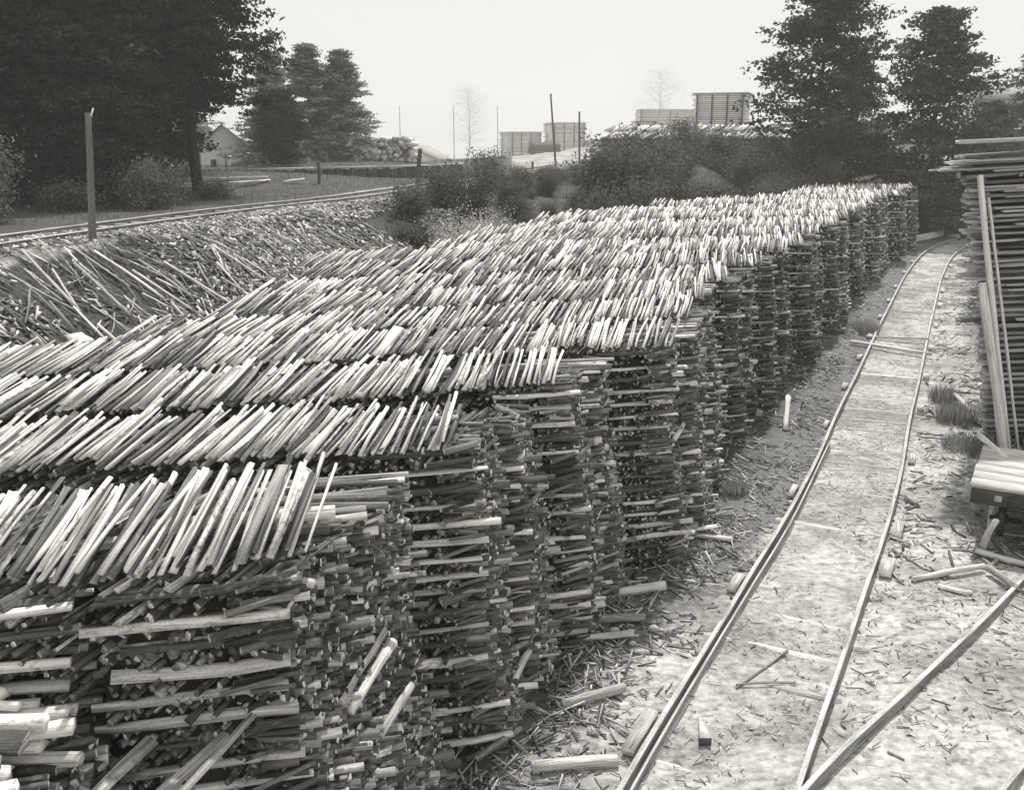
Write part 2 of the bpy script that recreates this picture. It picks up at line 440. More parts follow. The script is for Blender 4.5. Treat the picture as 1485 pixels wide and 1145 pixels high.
def rick(bt, cross_b, O, wl, length, full, zt, first, course=.05, per=3, wid=.055):
    """O: plan point of the front right corner at the top; wl: wood length; wood lies along WV"""
    z = 0.02; k = 0
    while z < zt - 0.03:
        lean = 0.36 * (1 - z / zt) ** 1.3 + 0.05 * math.sin(z * 2.3 + O[1])
        is_cross = (k % (per + 1) == per)
        if not is_cross:
            L_ = full if z < zt - 0.6 else length
            n = int(L_ / wid)
            s = (np.arange(n) + rng.uniform(-.35, .35, n)) * wid + 0.03
            s = s[rng.uniform(0, 1, n) > .24]
            if first: s = s[(s % 1.36) < 1.22]
            s = s[(s > .15) | (rng.uniform(0, 1, len(s)) < .16)]
            we = wid * 1.25; ne = int(wl / we); pe = (np.arange(ne) + rng.uniform(-.5, .5, ne)) * we + .03
            ae = O + WV * pe[:, None] + RV * (lean + rng.normal(0, .022, (ne, 1)) - .05 * (rng.uniform(0, 1, (ne, 1)) < .25) + .06 * (rng.uniform(0, 1, (ne, 1)) < .06)); ae[:, 2] = z + course / 2 + rng.normal(0, .02, ne)
            be = ae - RV * rng.uniform(.22, .4, (ne, 1)) + WV * rng.normal(.02, .14, (ne, 1)); be[:, 2] += rng.normal(0, .02, ne); We = wid * rng.uniform(.7, 1.5, ne)
            bt.prisms(ae, be, We, course * rng.uniform(.6, 1.1, ne), tones(ne, .08, .22) * rng.uniform(.3, .9, ne), rng.uniform(.4, 1, ne), captone=tones(ne, .62, .2), roll=rng.uniform(0, 6.28, ne))
            n = len(s)
            a = O - RV * s[:, None] + RV * (lean * np.exp(-s * .5))[:, None]
            off = np.abs(rng.normal(0, .09, n)) - (rng.uniform(0, 1, n) < .08) * rng.uniform(.04, .16, n)
            a = a + WV * off[:, None]; a[:, 2] = z + course / 2 + rng.normal(0, .01, n)
            b = a + WV * (wl - off + rng.normal(0, .04, n))[:, None]; b[:, 2] += rng.normal(0, .012, n)
            b[:, :2] += (RV[:2] * rng.normal(0, .04, (n, 1)))
            W_ = wid * rng.uniform(.55, 1.25, n)
            bt.prisms(a, b, W_, np.minimum(W_, course * 1.15) * rng.uniform(.6, 1.15, n), tones(n, .06, .2) * rng.uniform(.25, .8, n), rng.uniform(.4, 1, n), captone=tones(n, .2, .35) * .9, roll=rng.uniform(0, 6.28, n), prof='split' if wid < .07 else 'split')  # side tones cut for bark, and to paint deeper shade into the stack
            z += course * .93
        else:
            base_s = 0.0
            th = .05 if wid < .07 else .06
            while base_s < full - 0.4 or base_s == 0.0:
                nn = max(5, int(wl / .1))
                p = (np.arange(nn) + rng.uniform(-.35, .35, nn)) / nn * wl + .04
                a = O - RV * base_s + WV * p[:, None] + RV * (lean + rng.normal(0, .03, (nn, 1)) + (rng.uniform(0, 1, (nn, 1)) < .1) * .14)
                a[:, 2] = z + th / 2
                b = a - RV * rng.uniform(1.0, 1.28, (nn, 1)); b[:, 2] = z + th / 2 + rng.normal(0, .015, nn)
                tn = tones(nn, .15, .3); tn[0] = rng.uniform(.4, .8) if rng.uniform() < .5 else .1
                bk = rng.uniform(.1, 1, nn)
                W_ = rng.uniform(.05, .11, nn); T_ = rng.uniform(.025, .055, nn)
                if cross_b is not None and base_s < 1.0:
                    cross_b.append((a[0], b[0], W_[0], T_[0], tn[0], bk[0] * .7)); sl = slice(1, nn)
                else: sl = slice(0, nn)
                bt.prisms(a[sl], b[sl], W_[sl], T_[sl], tn[sl], bk[sl], captone=tones(nn, .5, .25)[sl], prof='slab', bend=.014, rings=3)
                base_s += 1.36
                if not first: break
            z += th
        k += 1
    return z

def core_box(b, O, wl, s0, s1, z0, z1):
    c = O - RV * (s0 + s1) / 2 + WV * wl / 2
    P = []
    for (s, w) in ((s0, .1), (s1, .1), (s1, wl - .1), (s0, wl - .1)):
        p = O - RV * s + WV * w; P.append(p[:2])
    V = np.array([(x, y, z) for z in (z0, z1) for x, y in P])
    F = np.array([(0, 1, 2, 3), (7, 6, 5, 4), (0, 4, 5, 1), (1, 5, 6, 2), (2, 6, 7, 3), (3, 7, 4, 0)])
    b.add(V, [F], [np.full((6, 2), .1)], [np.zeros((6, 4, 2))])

for idx, q in enumerate(qs):
    nxt = qs[idx + 1] if idx + 1 < len(qs) else q + 2.0
    sr = float(np.interp(q, Rq, Rs)); sl = float(np.interp(q, Lq, Ls))
    if idx > 4: sr += rng.uniform(-.25, .25); sl += rng.uniform(-.5, .5)
    length = sr - sl
    E = RV * sr + NV * q
    pitch = (nxt - q) / SINW
    gap = .24
    wl = min(1.02, (pitch - gap * 2) / 2)
    zb = EAVE + (rng.uniform(-.05, .05) if idx > 0 else 0)
    lab = '%s long stack of split wood from the camera, under a sloping cover of slabs' % which[idx]
    if idx == 0: lab = 'nearest long wood stack, cribbed front face open to view at the lower left'
    if idx == 3: lab = 'fourth wood stack from the camera, its end showing a broad dark face of level slabs'
    if idx == len(qs) - 1: lab = 'farthest wood stack, last of the row beside the bend of the track'
    root = empty('wood_stack', (float(E[0]), float(E[1]), 0.0), lab, 'wood stack', 'slab covered wood stacks beside the track')
    pk = Batch(); cr = []
    big = idx > 9
    course, per, wid = (.046, 3, .05) if idx < 5 else ((.06, 2, .07) if idx < 10 else (.1, 2, .11))
    full = 7.0 if idx == 0 else (2.2 if idx < 6 else 1.6)
    full = min(full, length)
    E1 = E + RV * [0, .32, .3, .05, .25][idx % 5]
    rick(pk, cr if idx < 8 else None, E1, wl, length, full, zb, idx == 0, course, per, wid)
    O2 = E1 + WV * (wl + gap) + RV * (-.05 if idx == 0 else rng.uniform(0, .25))
    rick(pk, cr if idx < 8 else None, O2, wl, length, 1.5, zb - .05 * rng.uniform(0, 3), False, course, per, wid)
    o = pk.build('packed_wood', M['wood'], root); tag(o, kind='stuff')
    cb = Batch()
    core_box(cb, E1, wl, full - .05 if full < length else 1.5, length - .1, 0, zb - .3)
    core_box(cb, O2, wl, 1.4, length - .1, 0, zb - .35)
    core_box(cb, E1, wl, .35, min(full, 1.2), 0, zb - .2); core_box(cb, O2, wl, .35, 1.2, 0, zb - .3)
    cb.build('shaded_inner_wood', M['core'], root)
    for (a, b, w, t_, tn, bk) in cr[:100]:
        Batch().prisms([a], [b], w, t_, tn, bk, prof='slab', bend=.012, rings=4).build('cross_slab', M['wood'], root)
    # ridge bearers that carry the cover
    rb = Batch()
    rise = .36 if idx else .34
    nb = int(length / 1.3)
    for zz, ww in ((zb + .03, .7), (zb + .09, .8)):
        s = np.arange(nb) * 1.3
        a = E - RV * s[:, None] + WV * (wl * ww) ; a[:, 2] = zz + rng.normal(0, .01, nb)
        b = a - RV * 1.25
        rb.prisms(a, b, .11, .08, tones(nb, .3, .4), .5, prof='slab', bend=.01, rings=3)
    rb.build('ridge_bearer', M['wood'], root)
    # cover
    CL = 1.0 if idx == 0 else .84; sp = .043 if idx < 2 else .048 if idx < 6 else (.06 if idx < 12 else .08)
    n = int((length + .1) / sp)
    s = np.arange(n) * sp - .06 + rng.normal(0, .02, n)
    yaw = math.radians([5, 9, 10, 11, 13][idx] if idx < 5 else 15) + rng.normal(0, .024, n) + (np.interp(s, [0, length * .3, length], [.0, .03, .06]))
    yaw += np.array([vnoise(np.array([v * 1.0]), np.array([idx * 9.0]), .8, 5)[0] for v in s]) * .2
    d = np.stack([np.sin(yaw), np.cos(yaw), np.zeros(n)], -1)
    wav = np.array([vnoise(np.array([v * 1.0]), np.array([idx * 5.0]), .45, 2)[0] for v in s]) * .09
    a = E - RV * s[:, None] - d * ((.06 if idx else -.06) + rng.normal(0, .035, n) + (rng.uniform(0, 1, n) < .06) * rng.uniform(0, .15, n))[:, None]
    a[:, 2] = zb + .02 + rng.normal(0, .012, n) + wav
    ln = CL + .1 + rng.normal(0, .05, n)
    b = a + d * (ln * math.cos(math.radians(15.5 if idx == 0 else 11.5)))[:, None]; b[:, 2] = a[:, 2] + ln * math.sin(math.radians(15.5 if idx == 0 else 11.5)) + rng.normal(0, .02, n)
    W_ = sp * rng.uniform(.45, 1.15, n) * np.where(rng.uniform(0, 1, n) < .1, 1.9, 1); T_ = rng.uniform(.018, .036, n)
    nk = np.clip(vnoise(s, s * 0 + idx * 3.3, 1.6, 9) - .12, 0, 1) * .55
    a += d * nk[:, None]; a[:, 2] += nk * .22
    a[:, 2] += T_ * .4; b[:, 2] += T_ * .4
    far_t = 0
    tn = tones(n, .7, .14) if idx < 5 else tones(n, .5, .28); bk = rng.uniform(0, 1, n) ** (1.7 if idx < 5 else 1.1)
    # second scattered layer on top
    m2 = int(n * .2); pick = rng.choice(n, m2, replace=False)
    yj = rng.normal(0, .035, m2)
    d2 = np.stack([np.sin(yaw[pick] + yj), np.cos(yaw[pick] + yj), np.zeros(m2)], -1)
    a2 = a[pick] + rng.normal(0, .03, (m2, 3)); a2[:, 2] = a[pick][:, 2] + .05 + rng.uniform(0, .02, m2)
    b2 = a2 + d2 * (ln[pick] * .95)[:, None]; b2[:, 2] = a2[:, 2] + ln[pick] * .22 + rng.uniform(0, .02, m2)
    A_ = np.concatenate([a, a2]); B_ = np.concatenate([b, b2]); W_ = np.concatenate([W_, W_[pick] * .8]); T_ = np.concatenate([T_, T_[pick] * .7])
    tn = np.concatenate([tn, tones(m2, .7, .15)]); bk = np.concatenate([bk, rng.uniform(0, .8, m2)])
    # knock a few askew
    profs = np.where(rng.uniform(0, 1, len(A_)) < .6, 0, 1)
    indiv = 100 if idx < 5 else (40 if idx < 8 else 0)
    order = np.argsort(np.abs((A_ - E) @ -RV - (2.2 if idx < 3 else 1.0)))
    chosen = set(order[:indiv].tolist())
    rest = np.array([k for k in range(len(A_)) if k not in chosen])
    up = np.array([-.1, -.3, .95])
    for k in sorted(chosen):
        Batch().prisms(A_[k:k+1], B_[k:k+1], W_[k], T_[k], tn[k], bk[k], prof='slab' if profs[k] == 0 else 'split', rings=4, bend=.01, roll=rng.normal(0, .35)).build('cover_slab', M['wood'], root)
    if len(rest):
        cbm = Batch()
        for pz, pn in ((0, 'slab'), (1, 'split')):
            r_ = rest[profs[rest] == pz]
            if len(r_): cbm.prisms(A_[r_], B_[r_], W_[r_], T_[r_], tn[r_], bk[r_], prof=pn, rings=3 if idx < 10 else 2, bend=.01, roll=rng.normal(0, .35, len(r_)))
        o = cbm.build('slab_cover', M['wood'], root); tag(o, kind='stuff')
    # hanging ends and props on the end faces
    if idx < 10:
        for kk in range(3 if idx < 5 else 2):
            w = rng.uniform(.05, 2.1) * wl; zz = rng.uniform(.5, 3.0)
            a = E1 + WV * (w - .1) + RV * (.36 * (1 - zz / 3.3) ** 1.3 + .0); a[2] = zz
            b = a + WV * rng.uniform(.6, 1.1) + RV * rng.uniform(-.08, .1); b[2] = zz + rng.uniform(-.05, .12)
            Batch().prisms([a], [b], rng.uniform(.045, .075), .05, rng.uniform(.4, .75), .3, prof='slab', rings=4, bend=.006).build('jutting_slab', M['wood'], root)

# unfinished low stack in the lower left corner
U0 = np.array([-2.72, 4.55, 0.0])
ur = empty('low_wood_stack', (float(U0[0]), float(U0[1]), 0), 'uncovered low wood stack with loose slabs thrown on top, lower left corner', 'wood stack')
pk = Batch(); cr = []
rick(pk, cr, U0, .8, 3.4, 3.4, 2.45, True)
tag(pk.build('packed_wood', M['wood'], ur), kind='stuff')
cb = Batch(); core_box(cb, U0, .8, .3, 3.3, 0, 2.3); cb.build('shaded_inner_wood', M['core'], ur)
for (a, b, w, t_, tn, bk) in cr[:60]:
    Batch().prisms([a], [b], w, t_, tn, bk, prof='slab', bend=.012, rings=4).build('cross_slab', M['wood'], ur)
n = 70
th = rng.normal(0.05, .16, n)
d = np.stack([np.cos(th), np.sin(th), rng.normal(0, .05, n)], -1)
b = np.stack([U0[0] + rng.normal(-.15, .16, n) - (np.arange(n) % 3) * .55, rng.uniform(4.45, 5.35, n), rng.uniform(2.42, 2.78, n)], -1)
a = b - d * rng.uniform(.9, 1.3, n)[:, None]
for k in range(n):
    W1 = rng.uniform(.06, .14)
    Batch().prisms(a[k:k+1], b[k:k+1], W1, W1 * .6, tones(1, .5, .3), rng.uniform(0, .8), prof='slab' if k % 2 else 'split', rings=4, bend=.012).build('top_slab', M['wood'], ur)
for k in range(9):
    p = np.array([U0[0] + .05 + .09 * k, 4.35 + rng.uniform(-.05, .05), rng.uniform(1.6, 2.45)])
    e = p + WV * rng.uniform(.9, 1.25) + np.array([.05, 0, rng.uniform(-.1, .15)])
    Batch().prisms([p], [e], .075, .04, rng.uniform(.1, .6), rng.uniform(.2, .8), prof='slab', rings=4, bend=.02).build('side_slab', M['wood'], ur)

# ------------------------------------------------------------------ tracks
def rail_mesh(path, zf, head=.06, h=.11, wood=False):
    T = np.gradient(path, axis=0); T /= np.linalg.norm(T, axis=1, keepdims=True)
    Rt = np.stack([T[:, 1], -T[:, 0]], 1)
    pr = [(-.045, 0), (.045, 0), (.045, .015), (.012, .03), (.012, h - .035), (head / 2, h - .028), (head / 2, h - .004), (head / 2 - .006, h), (-head / 2 + .006, h), (-head / 2, h - .004), (-head / 2, h - .028), (-.012, h - .035), (-.012, .03), (-.045, .015)]
    m = len(pr); n = len(path)
    wob = np.array([vnoise(np.array([i * 1.0]), np.array([3.0]), .16, 8)[0] for i in range(n)]) * .03
    V = np.zeros((n, m, 3))
    for k, (x, z) in enumerate(pr):
        V[:, k, :2] = path + Rt * (x + wob)[:, None]; V[:, k, 2] = zf + z
    i = np.arange(n - 1)[:, None]; k = np.arange(m)[None]; k2 = (k + 1) % m
    F = np.stack([i * m + k, (i + 1) * m + k, (i + 1) * m + k2, i * m + k2], -1).reshape(-1, 4)
    kk = np.broadcast_to(k, (n - 1, m)).reshape(-1)
    tone = np.where(kk == 7, .6, np.where((kk == 6) | (kk == 8), .5, .3))
    uv = np.zeros((len(F), 4, 2)); uv[:, :, 0] = (F // m) * .4; uv[:, :, 1] = .01 * (F % m)
    b = Batch(); b.add(V.reshape(-1, 3), [F], [np.stack([tone, tone * 0], -1)], [uv])
    return b
M['rail'] = wood_material('worn_rail', 1.0, 1.0, 0.5)

def sub(path, y0, y1): return path[(path[:, 1] >= y0) & (path[:, 1] <= y1)]
tr = empty('railway_track', (0.9, 9.0, 0), 'long railway track from the lower middle to the far bend, sand between its rails', 'railway track')
zr = 0.0
rail_mesh(RL, zr).build('rail', M['rail'], tr)
rail_mesh(RR, zr).build('rail', M['rail'], tr)
rail_mesh(offset(sub(RL, 3, 19), .085), zr - .045, head=.03).build('guard_rail', M['rail'], tr)
def along(path, s):
    dl = np.concatenate([[0], np.cumsum(np.linalg.norm(np.diff(path, axis=0), axis=1))])
    p = np.array([np.interp(s, dl, path[:, 0]), np.interp(s, dl, path[:, 1])])
    p2 = np.array([np.interp(s + .2, dl, path[:, 0]), np.interp(s + .2, dl, path[:, 1])])
    return p, (p2 - p) / np.linalg.norm(p2 - p), dl[-1]
def s_of_y(path, y): 
    dl = np.concatenate([[0], np.cumsum(np.linalg.norm(np.diff(path, axis=0), axis=1))]); return float(np.interp(y, path[:, 1], dl))
def block(path, y, side, ln_, wd, hh, dx=0.0, tn=.48):
    p, t_, _ = along(path, s_of_y(path, y)); r = np.array([t_[1], -t_[0]])
    c = p + r * side
    dv_ = np.array([*(t_ * ln_ / 2), 0]); c3 = np.array([c[0], c[1], hh / 4 - .01])
    Batch().prisms([c3 - dv_], [c3 + dv_ + [0, 0, .01]], wd, hh * .55, tn, .25, prof='board', jit=.015).build('support_block', M['wood'], tr)
for y, l_, w_, h_ in [(8.75, .75, .14, .15), (12.25, .5, .13, .12), (15.9, .55, .1, .1), (20.0, .45, .1, .1), (23.3, .45, .12, .12), (26.6, .45, .13, .12), (29.6, .5, .14, .12), (33, .5, .14, .12), (36.5, .5, .14, .12), (40, .5, .14, .12), (44.5, .6, .15, .12), (48.5, .6, .15, .12)]:
    block(RL, y, -.15, l_, w_, h_, rng.normal(0, .03))
for y, l_, w_, h_ in [(12.9, .55, .16, .13), (14.3, .6, .15, .13), (17.8, .45, .12, .12), (21.4, .4, .13, .12), (24.5, .45, .13, .1), (28, .45, .14, .12), (31.5, .45, .14, .12), (35.5, .5, .15, .12), (39, .5, .15, .12), (43, .5, .15, .12), (47, .6, .15, .12)]:
    block(RR, y, .16, l_, w_, h_, rng.normal(0, .05))
_, _, tot = along(RC, 0)
k = 0
s = 1.0
while s < 34 and k < 60:
    p, t_, _ = along(RC, s); r = np.array([t_[1], -t_[0]])
    a = np.array([*(p - r * rng.uniform(.72, 1.0)), -.078 + rng.normal(0, .014)]); b = np.array([*(p + r * rng.uniform(.72, .98)), -.078 + rng.normal(0, .014)])
    Batch().prisms([a], [b], .15, .07, rng.uniform(.3, .7), .25, prof='slab', rings=4, jit=.06, bend=.01).build('tie', M['wood'], tr)
    s += rng.uniform(.75, 1.0); k += 1

br = empty('branch_track', (2.0, 7.0, 0), 'short branch track splitting off to the right and running under the flat cart', 'railway track')
B1 = catmull([(-.75, 2.2), (1.15, 5.75), (2.87, 7.95), (4.6, 9.72), (7.05, 12.25), (9.3, 14.9), (12, 18.5)], .5)
rail_mesh(B1, 0.0).build('rail', M['rail'], br)
rail_mesh(offset(B1, 1.36)[1:], 0.0).build('rail', M['rail'], br)

ut = empty('upper_track', (-9.96, 35.2, 3.4), 'light railway track on top of the slab bank along the left wood', 'railway track')
zu = 3.5
rail_mesh(offset(UL, -.6), zu - .02, head=.12).build('rail', M['rail'], ut)
rail_mesh(offset(UL, .75), zu - .02, head=.12).build('rail', M['rail'], ut)
_, _, tot = along(UL, 0)
s = 14.0
for k in range(100):
    p, t_, _ = along(UL, s); r = np.array([t_[1], -t_[0]])
    a = np.array([*(p - r * rng.uniform(1.0, 1.25)), zu - .06]); b = np.array([*(p + r * rng.uniform(1.1, 1.35)), zu - .06])
    Batch().prisms([a], [b], .2, .12, rng.uniform(.15, .5), .4, prof='slab', rings=3, jit=.06).build('tie', M['wood'], ut)
    s += .78
    if s > tot - 1: break

# ------------------------------------------------------------------ litter on the yard
def sticks(n, pos, yaw, ln_, w, t_, tn, bark, lift=.0, tilt=None, prof='tri'):
    tilt = np.zeros(n) if tilt is None else tilt
    d = np.stack([np.cos(yaw) * np.cos(tilt), np.sin(yaw) * np.cos(tilt), np.sin(tilt)], -1) * (ln_ / 2)[:, None]
    a = pos - d; b = pos + d
    za = terrain(a[:, 0], a[:, 1]); zb_ = terrain(b[:, 0], b[:, 1])
    a[:, 2] = za + t_ * .4 + lift; b[:, 2] = zb_ + t_ * .4 + lift
    if tilt.any(): b[:, 2] += np.sin(np.abs(tilt)) * ln_
    return a, b
bt = Batch()
def scatter(n, s_lo, s_hi, y_lo, y_hi, power, ln_lo, ln_hi, wlo, whi, side=1, bright=.4, prof='tri', tilts=.05):
    y = y_lo + (y_hi - y_lo) * rng.uniform(0, 1, n) ** power
    dl = np.concatenate([[0], np.cumsum(np.linalg.norm(np.diff(RC, axis=0), axis=1))])
    px = np.interp(y, RC[:, 1], RC[:, 0])
    off = rng.uniform(s_lo, s_hi, n)
    x = px + off * side
    kp = rng.uniform(0, 1, n) < .5 + vnoise(x, y, 1.1, 21) * 1.5 + vnoise(x, y, 3.0, 22) * .8
    x = x[kp]; y = y[kp]; n = len(x)
    pos = np.stack([x, y, np.zeros(n)], -1)
    yaw = rng.uniform(0, PI, n); l_ = ln_lo + (ln_hi - ln_lo) * rng.uniform(0, 1, n) ** 2.2
    w = rng.uniform(wlo, whi, n); t_ = w * rng.uniform(.35, .8, n)
    a, b = sticks(n, pos, yaw, l_, w, t_, None, None, lift=rng.uniform(0, .02, n), tilt=np.abs(rng.normal(0, tilts, n)))
    bt.prisms(a, b, w, t_, tones(n, bright, .3), rng.uniform(0, .8, n), prof=prof, rings=2)
# left side, denser towards the stacks
scatter(22000, -5.6, -1.9, 5.5, 56, 1.7, .06, .6, .008, .035, bright=.14, tilts=.14)
scatter(3600, -6, -3.3, 5.5, 40, 1.5, .25, 1.0, .025, .075, bright=.25, prof='slab', tilts=.22)
scatter(12000, -3.4, -.8, 5.5, 50, 1.4, .04, .3, .006, .026, bright=.15)
scatter(6000, -.9, .9, 5.5, 40, 1.3, .02, .16, .005, .016, bright=.45)
scatter(16000, .8, 5.0, 5.5, 50, 1.15, .02, .22, .005, .022, bright=.3)
scatter(9000, -4.8, -1.4, 5.5, 50, 1.6, .04, .4, .01, .04, bright=.22, tilts=.2)
scatter(2600, -5.6, -3.4, 5.5, 50, 1.5, .3, 1.1, .02, .06, bright=.3, prof='slab', tilts=.28)
scatter(4000, 1.0, 5.5, 12.5, 50, 1.3, .08, .5, .015, .05, bright=.12)
scatter(1100, 2.2, 7.5, 12, 50, 1.2, .2, .9, .025, .07, bright=.35, prof='slab', tilts=.12)
scatter(900, 2.5, 6.5, 5.5, 14, 1, .03, .16, .004, .012, bright=.4)
tag(bt.build('bark_litter', M['wood'], origin=(0, 0, 0)), 'splinters, bark and broken sticks strewn over the ground between stacks and rails', 'litter', kind='stuff')

def loose(kind, cat, a, b, w, t_, tone, bark, label, prof='slab', group=None, mat='wood', rings=6, bend=.008):
    o = Batch().prisms([a], [b], w, t_, tone, bark, prof=prof, rings=rings, bend=bend, jit=.05 if prof in('round',) else .08).build(kind, M[mat])
    tag(o, label, cat, group); return o
Z0 = lambda x, y, h: (x, y, tz(x, y) + h)
loose('fallen_log', 'log', Z0(1.28, 11.88, .09), Z0(2.09, 12.05, .1), .12, .12, .62, .3, 'pale barked log lying by the foot of the third stack end', 'round')
loose('fallen_log', 'log', Z0(.85, 11.15, .08), Z0(1.7, 11.2, .08), .12, .12, .3, .8, 'dark log with a white cut end lying beside its pale twin', 'round')
loose('fallen_log', 'log', Z0(.79, 10.73, .07), Z0(1.5, 10.75, .1), .1, .1, .5, .5, 'shorter log in front of the dark log near the stack foot', 'round')
loose('fallen_log', 'log', Z0(.55, 9.25, .06), Z0(1.25, 9.6, .08), .12, .12, .4, .6, 'stubby log lying half buried in splinters near the bottom middle', 'round')
loose('fallen_log', 'log', Z0(0.2, 8.2, .06), Z0(1.05, 8.35, .05), .12, .12, .55, .4, 'lowest stubby log among the splinters at the bottom middle', 'round')
for (x, y, r, lb) in [(1.28, 10.95, .06, 'white round stone left of the pair beside the logs'), (1.78, 10.98, .07, 'larger white round stone beside the logs near the stack foot'), (1.47, 10.62, .045, 'smallest white stone in front of the logs')]:
    b = Batch(); b.prisms([(x - r, y, tz(x, y) + r * .7)], [(x + r, y + .02, tz(x, y) + r * .7)], r * 1.5, r * 1.4, .8, 0, prof='round', rings=5, jit=.03)
    me_ = b.mesh('stone', M['stone'], True, (x, y, tz(x, y)))
    for v in me_.vertices:
        f = max(.15, 1 - (v.co.x / r) ** 2) ** .5; v.co.y *= f; v.co.z = r * .7 + (v.co.z - r * .7) * f
    o = bpy.data.objects.new('stone', me_); o.location = (x, y, tz(x, y)); col.objects.link(o); tag(o, lb, 'stone')
loose('fallen_slab', 'slab', Z0(3.4, 13.8, .05), Z0(2.0, 14.2, .07), .14, .05, .6, .2, 'long pale slab on the ground under the fourth stack end')
loose('fallen_slab', 'slab', Z0(5.8, 19.6, .05), Z0(6.1, 20.6, .5), .12, .06, .7, .1, 'short pale slab standing tilted among bark by the track')
for k, (x, y) in enumerate([(2.55, 14.35), (2.75, 14.5), (2.9, 14.3), (2.65, 14.55)]):
    loose('leaning_stick', 'stick', Z0(x, y, .02), (x + rng.uniform(-.35, .35), y + .15, .75), .03, .03, .5, .4,
          ['leftmost thin stick of a small tripod before the fourth stack', 'front thin stick of a small tripod before the fourth stack', 'rightmost thin stick of a small tripod before the fourth stack', 'rear thin stick of a small tripod before the fourth stack'][k], 'tri')
loose('fallen_slab', 'slab', Z0(5.63, 12.45, .05), Z0(6.75, 12.7, .09), .08, .06, .55, .4, 'grey slab lying level across the ground left of the flat cart')
loose('fallen_slab', 'slab', Z0(6.88, 13.25, .1), Z0(7.5, 12.78, .06), .14, .06, .6, .3, 'thick slab tipped on the ground just below the flat cart')
loose('fallen_log', 'log', Z0(6.75, 12.62, .1), Z0(6.85, 12.02, .07), .1, .1, .35, .6, 'stout log pointing at the branch rail below the cart', 'round')
loose('fallen_slab', 'slab', Z0(5.88, 12.21, .04), Z0(6.25, 12.0, .04), .08, .04, .65, .2, 'short slab lying below the grey slab near the branch rail')
loose('crooked_log', 'log', Z0(7.07, 13.41, .03), (7.1, 13.2, .6), .09, .08, .6, .5, 'crooked barked log leaning up against the front of the cart', 'round', bend=.012)
loose('crooked_log', 'log', Z0(7.68, 14.9, .03), (7.3, 14.6, .72), .09, .085, .65, .4, 'knobbly pale stick upright at the left corner of the cart', 'round', bend=.012)
loose('short_post', 'post', Z0(7.55, 14.2, .03), (7.55, 14.2, .62), .1, .09, .7, .3, 'short pale post under the left corner of the cart deck', 'round')
loose('crooked_log', 'log', (8.0, 14.9, .98), (8.05, 15.9, 1.05), .11, .1, .6, .4, 'pale stick lying from the cart deck toward the leaning post', 'round', bend=.012)
loose('fallen_log', 'log', Z0(10.05, 19.9, .1), Z0(10.4, 21.9, .2), .11, .1, .6, .4, 'pale pole on the ground ending at the foot of the lumber stack', 'round')
loose('fallen_slab', 'slab', Z0(10.2, 28.5, .1), Z0(11.9, 26.7, .15), .12, .08, .65, .2, 'pale slab slanting on the ground right of the track, farther one')
loose('fallen_slab', 'slab', Z0(11.0, 29.4, .1), Z0(12.6, 28.7, .2), .1, .06, .5, .3, 'grey slab slanting on the ground right of the track, beside the stack posts')
loose('fallen_stick', 'stick', Z0(2.55, 9.75, .02), Z0(3.35, 10.55, .05), .035, .03, .3, .5, 'dark forked stick lying alone between the rails', 'tri')
loose('fallen_stick', 'stick', Z0(2.55, 9.78, .03), Z0(3.25, 9.85, .03), .03, .025, .3, .5, 'dark side fork of the stick between the rails', 'tri')
# triangular wedge block between the rails
b = Batch(); P0 = np.array([1.98, 8.72, -.03])
V = np.array([(-.06, -.05, 0), (.07, -.05, 0), (.03, .42, 0), (-.06, -.05, .09), (.07, -.05, .09), (.03, .42, .05)]) + P0
b.v.append(V.astype(np.float32)); b.f.append((np.array([(0, 2, 1), (3, 4, 5)]), np.full((2, 2), .6) * [1, .1], np.random.rand(2, 3, 2)))
b.f.append((np.array([(0, 1, 4, 3), (1, 2, 5, 4), (2, 0, 3, 5)]), np.full((3, 2), .12), np.random.rand(3, 4, 2))); b.n = 6  # sides painted dark below the pale top, as shade in the colour
tag(b.build('wedge_block', M['wood']), 'small pointed wedge block standing on the sand between the rails', 'block')

# ------------------------------------------------------------------ slab bank
bk_ = Batch()
def on_bank(n, d_lo, d_hi, t_lo, t_hi, pw=1.0):
    P = TOE[2:11]; dl = np.concatenate([[0], np.cumsum(np.linalg.norm(np.diff(P, axis=0), axis=1))])
    u = (t_lo + (t_hi - t_lo) * rng.uniform(0, 1, n) ** pw) * dl[-1]
    x = np.interp(u, dl, P[:, 0]); y = np.interp(u, dl, P[:, 1])
    i_ = np.clip(np.searchsorted(dl, u) - 1, 0, len(P) - 2)
    T = (P[1:] - P[:-1])[i_]; T = np.array([.33, .944]) * np.ones_like(T)
    nrm = np.stack([-T[:, 1], T[:, 0]], -1)
    d = rng.uniform(d_lo, d_hi, n)
    return np.stack([x, y], -1) + nrm * d[:, None], T, nrm
# chips and short slabs
n = 42000
p, T, nr = on_bank(n, .3, 9.6, 0, 1.0)
cl = vnoise(p[:, 0], p[:, 1], .3, 12) + .45 * vnoise(p[:, 0], p[:, 1], .9, 13)
hol = np.exp(-(((p[:, 0] + 10) / 2.6) ** 2 + ((p[:, 1] - 22.5) / 4.0) ** 2)) + np.exp(-(((p[:, 0] + 7) / 1.8) ** 2 + ((p[:, 1] - 34) / 3) ** 2)) + np.exp(-(((p[:, 0] + 4) / 2.2) ** 2 + ((p[:, 1] - 38) / 5) ** 2))
keep = rng.uniform(-.4, .3, n) < cl + .42 - hol * 1.1
p = p[keep]; nr = nr[keep]; T = T[keep]; n = len(p)
yaw = np.arctan2(-nr[:, 1], -nr[:, 0]) + rng.normal(-.25, .9, n)
l_ = .07 + .3 * rng.uniform(0, 1, n) ** 2; w = rng.uniform(.04, .12, n)
d = np.stack([np.cos(yaw), np.sin(yaw)], -1) * (l_ / 2)[:, None]
